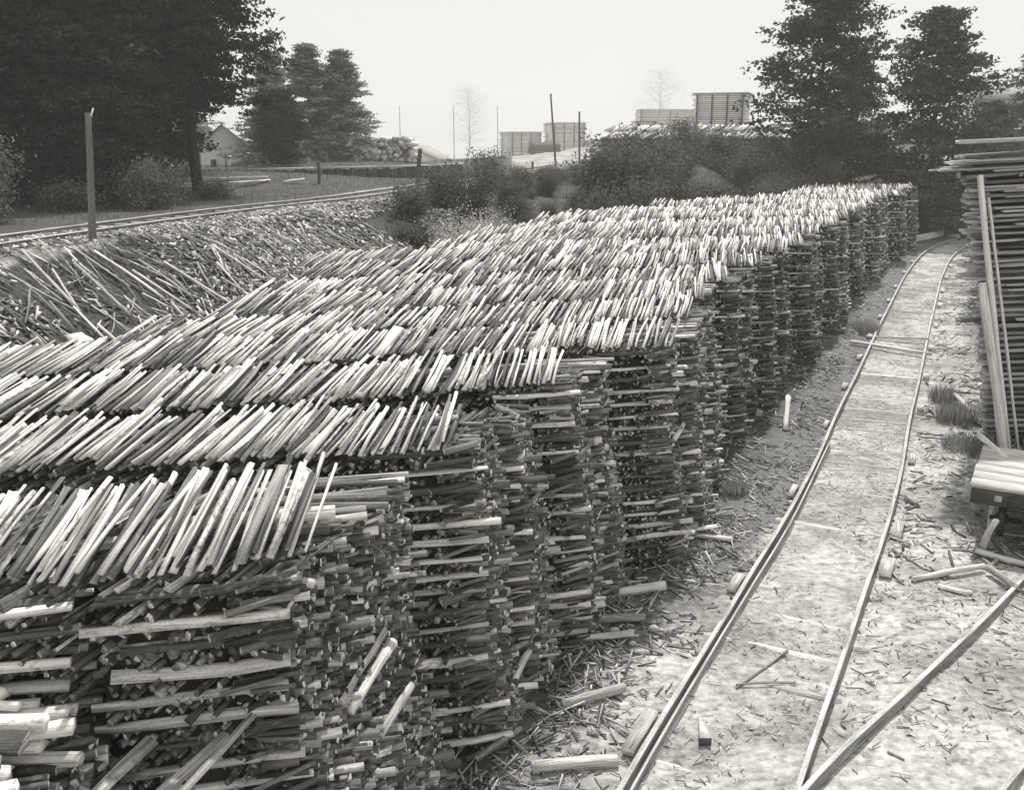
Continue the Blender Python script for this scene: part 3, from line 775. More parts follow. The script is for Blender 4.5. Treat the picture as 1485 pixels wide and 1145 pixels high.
a = np.concatenate([p - d, np.zeros((n, 1))], 1); b = np.concatenate([p + d, np.zeros((n, 1))], 1)
a[:, 2] = terrain(a[:, 0], a[:, 1]) + .03 + rng.uniform(0, .08, n); b[:, 2] = terrain(b[:, 0], b[:, 1]) + .03 + rng.uniform(0, .05, n)
bk_.prisms(a, b, w, w * .35, tones(n, .26, .28) * .95, rng.uniform(.1, .9, n), prof='tri', rings=2, jit=.1, roll=rng.normal(0, .5, n))
# long slabs sliding down
n = 900
p, T, nr = on_bank(n, .6, 7.6, 0, .8)
l_ = rng.uniform(.5, 1.9, n)
yaw = np.arctan2(-nr[:, 1], -nr[:, 0]) + rng.normal(-.35, .42, n)
d = np.stack([np.cos(yaw), np.sin(yaw)], -1) * (l_ / 2)[:, None]
a = np.concatenate([p - d, np.zeros((n, 1))], 1); b = np.concatenate([p + d, np.zeros((n, 1))], 1)
a[:, 2] = terrain(a[:, 0], a[:, 1]) + .05 + rng.uniform(0, .15, n); b[:, 2] = terrain(b[:, 0], b[:, 1]) + .05 + rng.uniform(0, .1, n)
ww = rng.uniform(.02, .06, n)
bk_.prisms(a, b, ww, ww * .5, tones(n, .16, .26), rng.uniform(.2, 1, n), prof='slab', rings=3, bend=.02)
tag(bk_.build('slab_waste', M['wood'], origin=(0, 0, 0)), 'dumped bark, chips and slab waste covering the bank below the upper track', 'wood waste', kind='stuff')
for k in range(20):
    p, T, nr = on_bank(1, 1.0, 5.6, .05, .55)
    l_ = rng.uniform(1.8, 3.2); yaw = math.atan2(-nr[0, 1], -nr[0, 0]) + rng.normal(-.4, .22)
    d = np.array([math.cos(yaw), math.sin(yaw)]) * l_ / 2
    a = p[0] - d; b = p[0] + d
    loose('dumped_slab', 'slab', (a[0], a[1], tz(*a) + .2), (b[0], b[1], tz(*b) + .14), rng.uniform(.045, .075), .035, rng.uniform(.4, .7), .2,
          'long pale slab slid down the waste bank behind the stacks', group='long slabs on the waste bank')
for (x, y, lb) in [(-10.1, 17.9, 'square white plank end in the dark hollow of the waste bank, left one'), (-8.6, 18.6, 'square white plank end in the dark hollow of the waste bank, right one'),
                   (-13.4, 24.6, 'white plank end poking up at the bank top near the left edge')]:
    z = tz(x, y) + .22
    loose('plank_end', 'plank', (x, y, z), (x + .35, y - .28, z - .1), .3, .06, .8, 0, lb, prof='board')

# ------------------------------------------------------------------ vegetation
def leaves_at(b, C, size, droop=0.0, tone=None, flat=0.5):
    n = len(C)
    nrm = rng.normal(0, 1, (n, 3)); nrm[:, 2] = np.abs(nrm[:, 2]) + flat; nrm /= np.linalg.norm(nrm, axis=1, keepdims=True)
    r = rng.normal(0, 1, (n, 3)); t1 = np.cross(nrm, r); t1 /= np.linalg.norm(t1, axis=1, keepdims=True); t2 = np.cross(nrm, t1)
    sz = size * rng.uniform(.6, 1.4, n)
    b.quads(C, t1 * sz[:, None], t2 * sz[:, None], rng.uniform(0, 1, n) if tone is None else tone)

def limb(b, p0, dirv, ln_, r0, nseg=5, sag=.0, wob=.12):
    pts = [np.array(p0, float)]; d = np.array(dirv, float); d /= np.linalg.norm(d)
    for i in range(nseg):
        d = d + rng.normal(0, wob, 3) + np.array([0, 0, sag]); d /= np.linalg.norm(d)
        pts.append(pts[-1] + d * ln_ / nseg)
    rad = [r0 * (1 - .85 * i / nseg) for i in range(nseg + 1)]
    b.tube(pts, rad, .3, 0, 'round6')
    return np.array(pts)

def make_tree(name, label, cat, H, prof, nl, lpc, leaf, r0=.25, mat='leaf', base=.2, clump=.5, flat=.35, up=.25, droop=0.0, group=None, loc=(0, 0, 0), sprays=4):
    """prof(f): crown radius at height fraction f"""
    root = empty(name, loc, label, cat, group)
    tb = Batch(); lb = Batch(); cb_ = Batch()
    pts = [np.array([0, 0, -.3])]
    for i in range(1, 9):
        pts.append(np.array([rng.normal(0, .012 * H), rng.normal(0, .012 * H), H * .97 * i / 8]))
    tb.tube(pts, [r0 * (1.15 - 1.08 * i / 8) for i in range(9)], .3, 0, 'round')
    C = []
    for k in range(nl):
        f = base + (1 - base) * ((k + rng.uniform(0, 1)) / nl) ** .9
        f = min(f, .985)
        R = prof(f) * rng.uniform(.7, 1.12); az = k * 2.399 + rng.normal(0, .35)
        x = f * 8; i0 = min(int(x), 7); p0 = pts[i0] * (1 - (x - i0)) + pts[i0 + 1] * (x - i0)
        d = np.array([math.cos(az), math.sin(az), up + rng.normal(0, .1)])
        lp = limb(cb_, p0, d, R, r0 * .28 * (1 - f * .6), 5, droop)
        for q_ in range(1, 6):
            for ss in range(sprays if q_ > 1 else 1):
                c = lp[q_] + rng.normal(0, 1, 3) * np.array([1, 1, .45]) * clump * (.5 + .35 * R / 2.5)
                C.append(c)
                if ss == 0 and q_ < 5: cb_.tube([lp[q_], c], [r0 * .06, r0 * .02], .3, 0, 'tri')
    C = np.array(C); n = len(C) * lpc
    pos = np.repeat(C, lpc, axis=0) + rng.normal(0, 1, (n, 3)) * np.array([1, 1, flat]) * clump * .48
    pos[:, 2] -= droop * -.6 * np.hypot(rng.normal(0, 1, n), 0) * clump
    ct = np.repeat(rng.uniform(0, .7, len(C)), lpc) + rng.uniform(0, .3, n)
    leaves_at(lb, pos, leaf, tone=ct)
    t_ = tb.build('trunk', M['bark'], None, origin=(0, 0, 0)); t_.parent = root
    br_ = cb_.build('branches', M['bark'], None, origin=(0, 0, 0)); br_.parent = root
    cr_ = lb.build('crown', M[mat], None, origin=(0, 0, 0)); cr_.parent = root
    return root

def round_prof(R, lo=.15): return lambda f: R * max(.15, math.sin(PI * min(1, max(0, (f - lo) / (1.02 - lo))) ** .75)) ** .7
def cone_prof(R, lo=.1): return lambda f: R * max(.06, (1 - f) ** .75 * min(1, (f - lo + .15) * 5))

# dark trees on the left (behind the upper track)
GL = 'dark trees standing over the upper track'
tA = make_tree('broadleaf_tree', 'foremost dark broadleaf tree at the right edge of the left wood, boughs over the sky', 'tree', 17, round_prof(5.2, .12), 64, 34, .13, .32, 'leaf', .25, .62, .3, .1, -.02, GL, sprays=5)
tB = make_tree('broadleaf_tree', 'dark full broadleaf tree in the left wood behind the pole', 'tree', 18, round_prof(5.5, .02), 76, 32, .15, .34, 'leaf', .04, .7, .35, .05, -.05, GL, sprays=5)
tA.location = (-14.8, 46.5, tz(-14.8, 46.5)); tA.scale = (.74, .74, .9)

tB.location = (-20.5, 43, tz(-20.5, 43))
for k, (x, y, rz, sc, src, lb) in enumerate([
        (-26, 41, 1.1, 1.0, tB, 'dark tree at the left edge of the photo behind the upper track'),
        (-20.2, 51, 2.3, .95, tB, 'dark tree close behind the foremost tree of the left wood'),
        (-22, 37.2, 4.0, .62, tB, 'lower leafy tree at far left beside the upper track'),
        (-30, 48, .4, 1.1, tB, 'tall dark tree deep in the left corner of the wood'),
        (-24.5, 52, 3.1, 1.15, tA, 'tall dark tree at the back of the left wood'),
        (-19.5, 45.5, 5.2, 1.0, tA, 'dark tree in the middle of the left wood'),
        (-21.5, 56, 1.9, 1.2, tB, 'hindmost dark tree seen through the left wood'),
        (-17.0, 39.5, 2.0, .55, tB, 'young leafy tree low beside the upper track'),
        (-28, 35.5, 2.9, .8, tB, 'leafy tree cut by the left edge of the photo')]):
    copy_thing(src, (x, y, tz(x, y)), rz, sc, lb)

# right trees
GR = 'large trees behind the far stacks'
tC = make_tree('broadleaf_tree', 'left one of the two large trees at upper right, bare trunk below its crown', 'tree', 14.0, lambda f: float(np.interp(f, [0, .1, .4, .72, .9, 1], [3.9, 4.7, 4.4, 3.2, 1.9, .6])), 92, 14, .14, .22, 'leaf_far', .22, .52, .35, .15, -.02, GR, sprays=4)
tC.location = (18.6, 61, tz(18.6, 61))
tD = make_tree('broadleaf_tree', 'right one of the two large trees at upper right, broad dense crown', 'tree', 14.0, lambda f: float(np.interp(f, [0, .1, .4, .72, .9, 1], [5.0, 5.4, 4.3, 2.9, 1.7, .4])), 100, 14, .145, .26, 'leaf_far', .06, .54, .35, .05, -.04, GR, sprays=4)
tD.location = (26.2, 62, tz(26.2, 62))
for (x, y, rz, sc, src, lb) in [(22.8, 67, 1.4, .66, tD, 'lower dark tree filling the gap between the two large trees'),
                                (32.5, 68, 2.6, .62, tD, 'small tree at the right foot of the large right tree'),
                                (36.0, 64, 2.6, .5, tD, 'shrubby tree above the lumber stack at the right edge'),
                                (44, 84, 3.6, .75, tD, 'dim far tree at the right edge behind the lumber stack')]:
    copy_thing(src, (x, y, tz(x, y)), rz, sc, lb)

# hazy pines
GP = 'hazy pines behind the upper track'
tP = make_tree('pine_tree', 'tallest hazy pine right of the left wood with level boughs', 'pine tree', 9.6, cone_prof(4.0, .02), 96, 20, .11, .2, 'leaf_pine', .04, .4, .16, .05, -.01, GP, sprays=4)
tP.location = (-16.0, 79, tz(-16, 79))
for (x, y, rz, sc, lb) in [(-20.6, 86, 1.0, 1.1, 'hazy pine partly hidden by the foremost dark tree'), (-13.6, 80, 2.2, .95, 'rightmost hazy pine with boughs reaching into the open sky'),
                           (-18.9, 78, 3.7, .7, 'lower dense pine in front of the hazy pines'), (-34.0, 104, 4.7, 1.25, 'hazy pine seen through the boughs near the house'), (-15.4, 87, .3, .95, 'thin hazy pine between the two pointed tops')]:
    copy_thing(tP, (x, y, tz(x, y)), rz, sc, lb)
cd = make_tree('cedar_bush', 'dense dark rounded cedar in front of the hazy pines', 'bush', 6.2, round_prof(2.3, -.1), 60, 26, .1, .14, 'leaf', .02, .42, .5, .5, 0, sprays=4)
cd.location = (-16.2, 70, tz(-16.2, 70)); cd.scale = (.85, .85, .8)
# faint skeleton trees far away
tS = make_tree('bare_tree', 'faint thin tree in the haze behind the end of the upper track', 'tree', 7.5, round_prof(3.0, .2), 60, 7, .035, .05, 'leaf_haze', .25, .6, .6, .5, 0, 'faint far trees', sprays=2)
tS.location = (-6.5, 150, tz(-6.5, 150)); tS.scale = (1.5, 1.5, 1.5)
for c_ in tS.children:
    if c_.name.split('.')[0] in ('trunk', 'branches'): c_.data.materials[0] = M['bark_haze']
for (x, y, sc, lb) in [(22, 150, 1.7, 'faint thin tree left of the tallest lumber stack')]:
    copy_thing(tS, (x, y, tz(x, y)), rng.uniform(0, 6), sc, lb)

# bushes
GB = 'bushes on the bank behind the stacks'
def make_bush(label, R, H, nst, lpc, leaf, mat='leaf_bush', name='bush', group=GB):
    root = empty(name, (0, 0, 0), label, 'bush', group)
    sb = Batch(); lb = Batch(); C = []
    for k in range(nst):
        az = rng.uniform(0, 6.28); t_ = rng.uniform(0, 1) ** .6
        d = np.array([math.cos(az) * t_ * R / H, math.sin(az) * t_ * R / H, 1.0])
        lp = limb(sb, (rng.normal(0, .15), rng.normal(0, .15), -.1), d, H * rng.uniform(.6, 1.08) * math.sqrt(1 + .5 * t_), .018, 5, -.03, .15)
        for q_ in range(1, 6): C.append(lp[q_]); C.append(lp[q_] + rng.normal(0, .2, 3))
    C = np.array(C); n = len(C) * lpc
    pos = np.repeat(C, lpc, axis=0) + rng.normal(0, .19, (n, 3)); pos[:, 2] = np.maximum(pos[:, 2], .02)
    leaves_at(lb, pos, leaf, tone=np.repeat(rng.uniform(0, .7, len(C)), lpc) + rng.uniform(0, .3, n), flat=.2)
    t_ = sb.build('stems', M['bark'], None, origin=(0, 0, 0)); t_.parent = root
    cr_ = lb.build('crown', M[mat], None, origin=(0, 0, 0)); cr_.parent = root
    return root
bushes = [make_bush('rounded leafy bush in the thicket on the bank behind the far stacks', 1.3, 1.7, 52, 12, .065),
          make_bush('taller loose bush in the thicket on the bank behind the far stacks', 1.1, 2.2, 46, 11, .06),
          make_bush('low spreading bush in the thicket on the bank behind the far stacks', 1.6, 1.1, 54, 11, .06)]
cnt = 0
P = TOE[7:16]; dl = np.concatenate([[0], np.cumsum(np.linalg.norm(np.diff(P, axis=0), axis=1))])
placed = [False] * 3
for k in range(230):
    u = rng.uniform(.12, 1) * dl[-1]; x = np.interp(u, dl, P[:, 0]); y = np.interp(u, dl, P[:, 1])
    dd = rng.uniform(1.2, 13); x2 = x - dd * .72; y2 = y + dd * .69
    du, _ = seg_dist(np.array([x2]), np.array([y2]), UL[::3])
    low = x2 < .075 * y2 + .6
    if du[0] < (2.2 if low else 3.2) or x2 < -1.5: continue
    if 11 < x2 < 33 and y2 > 66: continue
    if x2 > 20.5 and dd < 7: continue
    kind = int(rng.choice([0, 1, 2], p=[.4, .35, .25])); sc = rng.uniform(.7, 1.15)
    if dd > 6.5 and not low: sc *= .6
    if low: sc *= .45
    src = bushes[kind]
    if not placed[kind]:
        src.location = (x2, y2, tz(x2, y2)); placed[kind] = True
    else: copy_thing(src, (x2, y2, tz(x2, y2)), rng.uniform(0, 6.28), sc)
    cnt += 1
for (x, y, sc, kd, lb) in [(-1.6, 40.5, .9, 1, 'small bush on the bank edge just left of the pale bush'), (-1.3, 52, .8, 1, 'upright bush at the edge of the upper track under the hazy stacks'), (-2.9, 42.5, .8, 0, 'dark bush in the hollow right of the slab waste'),
                       (-4.0, 38.5, .7, 0, 'dark bush low in the hollow beside the slab waste'), (-3.6, 35.4, .7, 2, 'low bush at the foot of the hollow behind the stacks'), (-3.4, 42.0, .7, 2, 'low bush at the top of the hollow near the leaning pole'),
                       (4.9, 47, 1.35, 1, 'tall bush at the left end of the thicket beside the upper track'), (6.6, 50, 1.5, 0, 'large round bush at the left end of the thicket'), (6.9, 47, 1.2, 1, 'tall loose bush left in the thicket in front of the large round one')]:
    copy_thing(bushes[kd], (x, y, tz(x, y)), rng.uniform(0, 6), sc, lb)
for k, (x, y) in enumerate([(-24, 37), (-20, 36), (-16.5, 36.5), (-14.5, 40), (-22, 33), (-26, 33), (-18.5, 33), (-16.5, 30.5), (-19, 29), (-22, 29), (-15.6, 27.5), (-13.2, 43.5), (-13.8, 37.5)]):
    o = copy_thing(bushes[k % 3], (x, y, tz(x, y)), rng.uniform(0, 6), rng.uniform(.6, 1.0), 'dark bush under the left wood beside the upper track')
    o['group'] = 'bushes under the left wood'
    for c in o.children:
        pass
pb = make_bush('pale feathery bush behind the left stack ends', 1.5, 1.6, 60, 16, .03, 'leaf_pale', 'bush', None)
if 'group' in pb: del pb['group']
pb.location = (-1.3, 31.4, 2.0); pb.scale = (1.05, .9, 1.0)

# grass and weeds
gb = Batch()
def blades(n, x, y, h, w=.02):
    z = terrain(x, y); a = np.stack([x, y, z - .02], -1); az = rng.uniform(0, 6.28, n); ln_ = h * rng.uniform(.5, 1.2, n)
    tip = a + np.stack([np.cos(az) * ln_ * .4, np.sin(az) * ln_ * .4, ln_], -1)
    s_ = np.stack([-np.sin(az), np.cos(az), np.zeros(n)], -1) * w
    gb.quads((a + tip) / 2, (tip - a) / 2, s_, rng.uniform(0, 1, n))
n = 26000; x = rng.uniform(-30, 8, n); y = rng.uniform(30, 80, n)
dd, ss = seg_dist(x, y, TOE); du, _ = seg_dist(x, y, UL[::3]); kp = (dd * ss > 9) & (du > 1.5)
blades(kp.sum(), x[kp], y[kp], .24, .016)
n = 22000; x = rng.uniform(0, 34, n); y = rng.uniform(36, 72, n)
dd, ss = seg_dist(x, y, TOE); du, _ = seg_dist(x, y, UL[::3]); kp = (dd * ss > .3) & (du > 1.5)
blades(kp.sum(), x[kp], y[kp], .35, .014)
tag(gb.build('grass', M['grass'], origin=(0, 0, 0)), 'rough grass and weeds covering the banks and the field beyond the upper track', 'grass', kind='stuff')
def weed(x, y, R, h, n, label):
    global gb; n = int(n * 1.3)
    gb = Batch(); r = R * np.sqrt(rng.uniform(0, 1, n)); az = rng.uniform(0, 6.28, n)
    blades(n, x + r * np.cos(az), y + r * np.sin(az), h, .008)
    tag(gb.build('weed_clump', M['weed']), label, 'weeds')
weed(9.75, 20.3, .45, .45, 900, 'larger clump of grey weeds left of the lumber stack')
weed(9.15, 18.3, .55, .3, 1000, 'lower clump of grey weeds between rail and cart')
weed(10.2, 22.0, .35, .4, 600, 'dark weeds at the foot of the pale ground pole')
weed(3.9, 15.9, .22, .25, 350, 'small tuft of weeds beside the left rail')
weed(11.3, 30.3, .4, .5, 500, 'dark weeds beside the track below the lumber stack posts')

# ------------------------------------------------------------------ lumber stack on the right
def lumber(root_loc, label, cat='lumber stack'): return empty('lumber_stack', root_loc, label, cat)
ls = lumber((10.4, 18.6, 0), 'tall stack of sawn boards at the right edge, leaning toward the track')
X0, Y0 = 9.5, 18.5
lay = .118; nl_ = 46; rest_b = Batch(); cnt = 0
for k in range(nl_):
    z = .35 + k * lay
    up_f = k / nl_
    lean = -1.2 * up_f
    rag = .04 if k < 18 else .13
    xl = X0 + lean + rng.normal(0, rag) - (.25 if k > 42 else 0)
    if 20 < k < 26: xl += .1
    slope = .012 + .045 * up_f
    yf = Y0 - .35 * up_f + rng.normal(0, .02 if k < 18 else .07)
    th = .045 if k < 18 else rng.uniform(.03, .06)
    a = (xl, yf, z); b = (xl + 3.6, yf + .06 + rng.normal(0, .05), z + 3.6 * slope + (rng.normal(0, .05) if k > 17 else 0))
    Batch().prisms([a], [b], .2, th, rng.uniform(.4, .72) if rng.uniform() < .75 else .2, rng.uniform(0, .35), prof='board', jit=.03, rings=5, bend=.015).build('board', M['board'], ls)
    for r_ in range(1, 9):
        xr = xl + rng.normal(0, rag * .8) + .13 * r_; y_ = yf + .25 * r_
        rest_b.prisms([(xr, y_, z)], [(xr + 3.6, y_ + .05, z + 3.6 * slope)], .2, th, rng.uniform(.25, .65), .2, prof='board', jit=.03)
    if k % 1 == 0:   # stickers across the boards, set back from the face
        for xx in (.35, 1.5, 2.7):
            rest_b.prisms([(xl + xx, yf + .02, z - lay * .5)], [(xl + xx + 1.15, yf + 2.2, z - lay * .5)], .07, lay - th, .3, .3, prof='board', jit=.02)
tag(rest_b.build('rear_boards', M['board'], ls), kind='stuff')
for k in range(22):     # ragged outer boards on the upper face
    z = rng.uniform(2.3, 5.7); f = (z - .35) / 5.4
    xl = X0 - 1.2 * f + rng.uniform(-.1, .9); l_ = rng.uniform(.5, 1.8)
    yf = Y0 - .35 * f - .14
    Batch().prisms([(xl, yf, z)], [(xl + l_, yf + .03, z + l_ * .045)], .16, .035, rng.uniform(.4, .75), .15, prof='board', jit=.04, rings=3).build('loose_board', M['board'], ls)
Batch().prisms([(X0 - 1.45, Y0 - .5, 5.93)], [(X0 + 1.6, Y0 - .3, 6.06)], .2, .07, .7, .05, prof='board', jit=.02, rings=3).build('top_plank', M['board'], ls)
for xx in (.3, 2.2):
    Batch().prisms([(X0 + xx, Y0 - .1, .14)], [(X0 + xx + 1.2, Y0 + 2.3, .14)], .25, .28, .15, .5, prof='board', jit=.04).build('foundation_beam', M['darkwood'], ls)
loose('leaning_post', 'post', (9.4, 17.45, 0.0), (8.75, 17.9, 3.4), .16, .12, .62, .35, 'thick pale post leaning on the lumber stack behind the cart', prof='slab')
loose('leaning_post', 'post', (10.15, 17.85, 1.0), (9.8, 18.2, 3.2), .15, .1, .68, .2, 'thinner pale post leaning on the lumber stack at the right edge', prof='slab')
loose('leaning_post', 'post', (9.62, 17.75, 0.0), (8.48, 17.95, 5.35), .11, .08, .75, .1, 'long white post leaning on the left corner of the lumber stack', prof='slab')
loose('leaning_post', 'post', (9.85, 17.8, 0.0), (8.72, 18.0, 4.95), .06, .05, .65, .2, 'thin pole leaning just right of the long white post', prof='slab')
# second stack of lumber behind the first
l2 = lumber((12.2, 22.6, 0), 'second stack of boards hidden mostly behind the tall leaning one')
rb2 = Batch()
for k in range(44):
    z = .3 + k * .12; xl = 12.3 - .9 * (k / 44) + rng.normal(0, .12)
    for r_ in range(0, 6):
        rb2.prisms([(xl + rng.normal(0, .1), 21.9 + .26 * r_, z)], [(xl + 4.2, 22.0 + .26 * r_, z + .12)], .21, .05, tones(1, .5, .35), .15, prof='board', jit=.03)
tag(rb2.build('stacked_boards', M['board'], l2), kind='stuff')

# ------------------------------------------------------------------ flat cart
ct = empty('flat_cart', (8.4, 14.0, 0), 'flat rail cart with a pale plank deck and iron bracket at the right edge', 'cart', rz=math.radians(-30))
def part(b, name, mat, parent): 
    o = b.build(name, mat, None, origin=(0, 0, 0)); o.parent = parent; return o
DW, DL, DZ = 2.3, 2.2, .98
for k in range(6):
    yy = -DL / 2 + (k + .5) * DL / 6
    b = Batch().prisms([(-DW / 2 + rng.normal(0, .01), yy, DZ)], [(DW / 2, yy, DZ)], DL / 6 - .015, .05, rng.uniform(.55, .8), .1, prof='board', jit=.008, rings=4)
    part(b, 'deck_plank', M['board'], ct)
part(Batch().box((0, -DL / 2 + .07, DZ - .15), (DW - .05, .13, .22), 0, .16, .3), 'end_beam', M['darkwood'], ct)
part(Batch().box((0, DL / 2 - .07, DZ - .15), (DW - .05, .13, .22), 0, .16, .3), 'end_beam', M['darkwood'], ct)
for sx in (-1, 1):
    part(Batch().box((sx * (DW / 2 - .1), 0, DZ - .16), (DL - .3, .12, .24), PI / 2, .2, .3), 'side_beam', M['darkwood'], ct)
    wx = sx * .68
    for wy in (-.75, .75):
        w_ = Batch().prisms([(wx - .05, wy, .42)], [(wx + .05, wy, .42)], .58, .58, .06, 0, prof='round', jit=0, rings=2)
        wo = part(w_, 'wheel', M['iron'], ct)
        part(Batch().prisms([(wx - .09, wy, .42)], [(wx + .09, wy, .42)], .16, .16, .1, 0, prof='round', jit=0), 'hub', M['iron'], wo)
for wy in (-.75, .75):
    part(Batch().prisms([(-.85, wy, .42)], [(.85, wy, .42)], .08, .08, .1, 0, prof='round', jit=0), 'axle', M['iron'], ct)
part(Batch().box((.25, -DL / 2 + .12, DZ - .42), (1.3, .3, .24), 0, .1, .3), 'bolster', M['darkwood'], ct)
ib = Batch()
bp = [(-.62, -DL / 2 - .03, DZ - .27), (-.62, -DL / 2 - .03, DZ - .08), (-.56, -DL / 2 - .03, DZ - .045), (-.1, -DL / 2 - .03, DZ - .045), (.25, -DL / 2 - .03, DZ - .05), (.3, -DL / 2 - .03, DZ - .27), (-.62, -DL / 2 - .03, DZ - .28)]
ib.tube(bp, [.016] * 7, .12, 0, 'round6', 0); part(ib, 'iron_bracket', M['iron'], ct)
part(Batch().box((-.75, -DL / 2 - .02, DZ - .13), (.1, .05, .08), 0, .6, .0), 'stake_pocket', M['board'], ct)

# ------------------------------------------------------------------ poles
def pole(name, a, b, r, label, tone=.25, mat='darkwood', split=False):
    root = empty(name, a, label, 'pole')
    a = np.array(a, float); b = np.array(b, float); pts = [a + (b - a) * f + rng.normal(0, r * .1, 3) * (0 < f < 1) for f in np.linspace(0, 1, 7)]
    Batch().prisms([a], [b], r * 2.1, r * 2.1, tone, .8, prof='round', rings=9, jit=.03, bend=r * .3, flare=(1, .72)).build('shaft', M[mat], root)
    if split:
        Batch().prisms([b - (0.03, 0, .25)], [b + (.14, 0, .12)], .09, .04, .6, .1, prof='tri', rings=3).build('broken_top', M['wood'], root)
    else:
        Batch().prisms([b - (0, 0, .04)], [b + (0, 0, .05)], r * 1.7, r * 1.7, .35, 0, prof='round').build('pole_cap', M[mat], root)
    return root
pole('wooden_pole', (-11.0, 25.5, tz(-11.0, 25.5) - .1), (-10.8, 25.6, 6.62), .1, 'barked wooden pole with a split top at the bank edge, left of the yard', .16, 'wood', True)
pole('wooden_pole', (-4.75, 49.8, 3.2), (-4.6, 50.0, 5.45), .13, 'dark wooden pole leaning slightly beside the upper track near its middle', .12)
pole('wooden_pole', (3.95, 88.5, 3.2), (3.4, 88.5, 9.7), .09, 'tall thin pole in front of the hazy lumber stacks', .2)
pole('wooden_pole', (6.0, 88, 3.4), (5.9, 88, 8.2), .1, 'short dark pole right of the hazy lumber stacks', .15)
pole('fence_post', (-10.2, 52, 3.3), (-10.15, 52, 4.75), .09, 'short dark post behind the upper track near the fallen boards', .12)
pole('fence_post', (1.7, 82, 3.3), (1.7, 82, 4.1), .1, 'small stub post at the edge of the far track', .12)
for k, (x, lb) in enumerate([(-12.3, 'faint mast in the haze left of the gabled hut'), (-6.4, 'faint mast in the haze right of the gabled hut'), (-1.6, 'faint mast in the haze left of the lumber stacks')]):
    pole('mast', (x * 1.5, 165, 2), (x * 1.5, 165, 11), .07, lb, .3, 'bark_haze')

# boards dropped behind the track, fence row stakes
for (a, b, w, lb) in [((-15.2, 49.3, 3.55), (-12.4, 50.4, 3.75), .18, 'longest fallen board behind the upper track'), ((-12.3, 50.2, 3.6), (-13.3, 47.8, 3.55), .16, 'short board crossing the longest fallen board'), ((-11.6, 50.1, 3.6), (-10.8, 51.3, 3.85), .16, 'stub board right of the crossed boards'), ((-14.0, 48.5, 3.52), (-12.2, 49.0, 3.6), .14, 'board lying in front of the longest fallen board'), ((-16.2, 47.3, 3.6), (-15.3, 47.4, 3.62), .2, 'pale lump of board in the shade of the left wood')]:
    a = (a[0], a[1], tz(a[0], a[1]) + .12); b = (b[0], b[1], tz(b[0], b[1]) + .25)
    loose('fallen_board', 'board', a, b, w, .06, .75, 0, lb, prof='board')

# log heap and low wall behind the track
hp = Batch()
n = 420
x = rng.uniform(-16.5, -8.2, n); row = rng.integers(0, 6, n)
y = 78 + (x + 16.5) * .5 + rng.normal(0, .4, n); z = np.array([tz(a_, b_) for a_, b_ in zip(x, y)]) + .25 + row * .32
z = np.minimum(z, 3.9 + 2.1)
a = np.stack([x, y - .7, z], -1); b = np.stack([x + rng.normal(0, .25, n), y + .8, z + rng.normal(0, .1, n)], -1)
hp.prisms(a, b, rng.uniform(.3, .6, n), rng.uniform(.3, .55, n), tones(n, .45, .35), .4, prof='round6', jit=.06)
tag(hp.build('log_heap', M['wood']), 'long heap of piled log ends in front of the hazy pines', 'log heap')
wl_ = empty('retaining_wall', (-7, 60, tz(-7, 60)), 'low dark plank retaining wall with a pale top edge behind the upper track', 'wall')
wb = Batch(); capb = Batch()
WP = [(-15.2, 57.5), (-12, 60), (-8.6, 63), (-5.6, 66), (-3.6, 71)]
for (p_, q_) in zip(WP[:-1], WP[1:]):
    n = 16
    for k in range(n):
        f = (k + .5) / n; xx = p_[0] + (q_[0] - p_[0]) * f; yy = p_[1] + (q_[1] - p_[1]) * f
        top = 4.15 + .02 * k / n
        wb.prisms([(xx, yy, 3.2)], [(xx + rng.normal(0, .03), yy, top + rng.normal(0, .04))], .26, .1, rng.uniform(.08, .3), .6, up=(0, 1, 0), prof='board', jit=.05)
    capb.prisms([(p_[0], p_[1], 4.24)], [(q_[0], q_[1], 4.26)], .3, .1, .6, .1, prof='board', jit=.02)
wb.build('planking', M['darkwood'], wl_); capb.build('cap_beam', M['board'], wl_)

# ------------------------------------------------------------------ far buildings
def hut(name, label, c, w, dpt, h, rh, rz, wins=()):
    root = empty(name, c, label, 'building', rz=rz)
    b = Batch()
    V = np.array([(-w/2, -dpt/2, 0), (w/2, -dpt/2, 0), (w/2, dpt/2, 0), (-w/2, dpt/2, 0), (-w/2, -dpt/2, h), (w/2, -dpt/2, h), (w/2, dpt/2, h), (-w/2, dpt/2, h), (0, -dpt/2, h + rh), (0, dpt/2, h + rh)], float)
    b.v.append(V.astype(np.float32)); b.f.append((np.array([(0, 1, 5, 4), (1, 2, 6, 5), (2, 3, 7, 6), (3, 0, 4, 7)]), np.full((4, 2), .6), np.random.rand(4, 4, 2)))
    b.f.append((np.array([(4, 5, 8), (6, 7, 9)]), np.full((2, 2), .6), np.random.rand(2, 3, 2))); b.n = 10
    part(b, 'wall', M['paint'], root)
    r = Batch(); o_ = .25
    for s_ in (-1, 1):
        e = np.array([s_ * (w / 2 + o_), 0, h - o_ * rh / (w / 2)]); t = np.array([0, 0, h + rh]); mid = (e + t) / 2
        ln_ = np.linalg.norm(t - e); dv = (t - e) / ln_
        r.prisms([e + np.array([0, 0, .05])], [t + np.array([0, 0, .05])], dpt + .5, .08, .2, 0, prof='board', jit=0)
    part(r, 'roof', M['roofing'], root)
    for (x, z, ww, hh) in wins:
        f = Batch().box((x, -dpt / 2 - .02, z), (ww + .16, .05, hh + .16), 0, .7, 0)
        wf = part(f, 'window_frame', M['cloth'], root)
        part(Batch().box((x, -dpt / 2 - .05, z), (ww, .03, hh), 0, .1, 0), 'pane', M['glass'], wf)
    return root
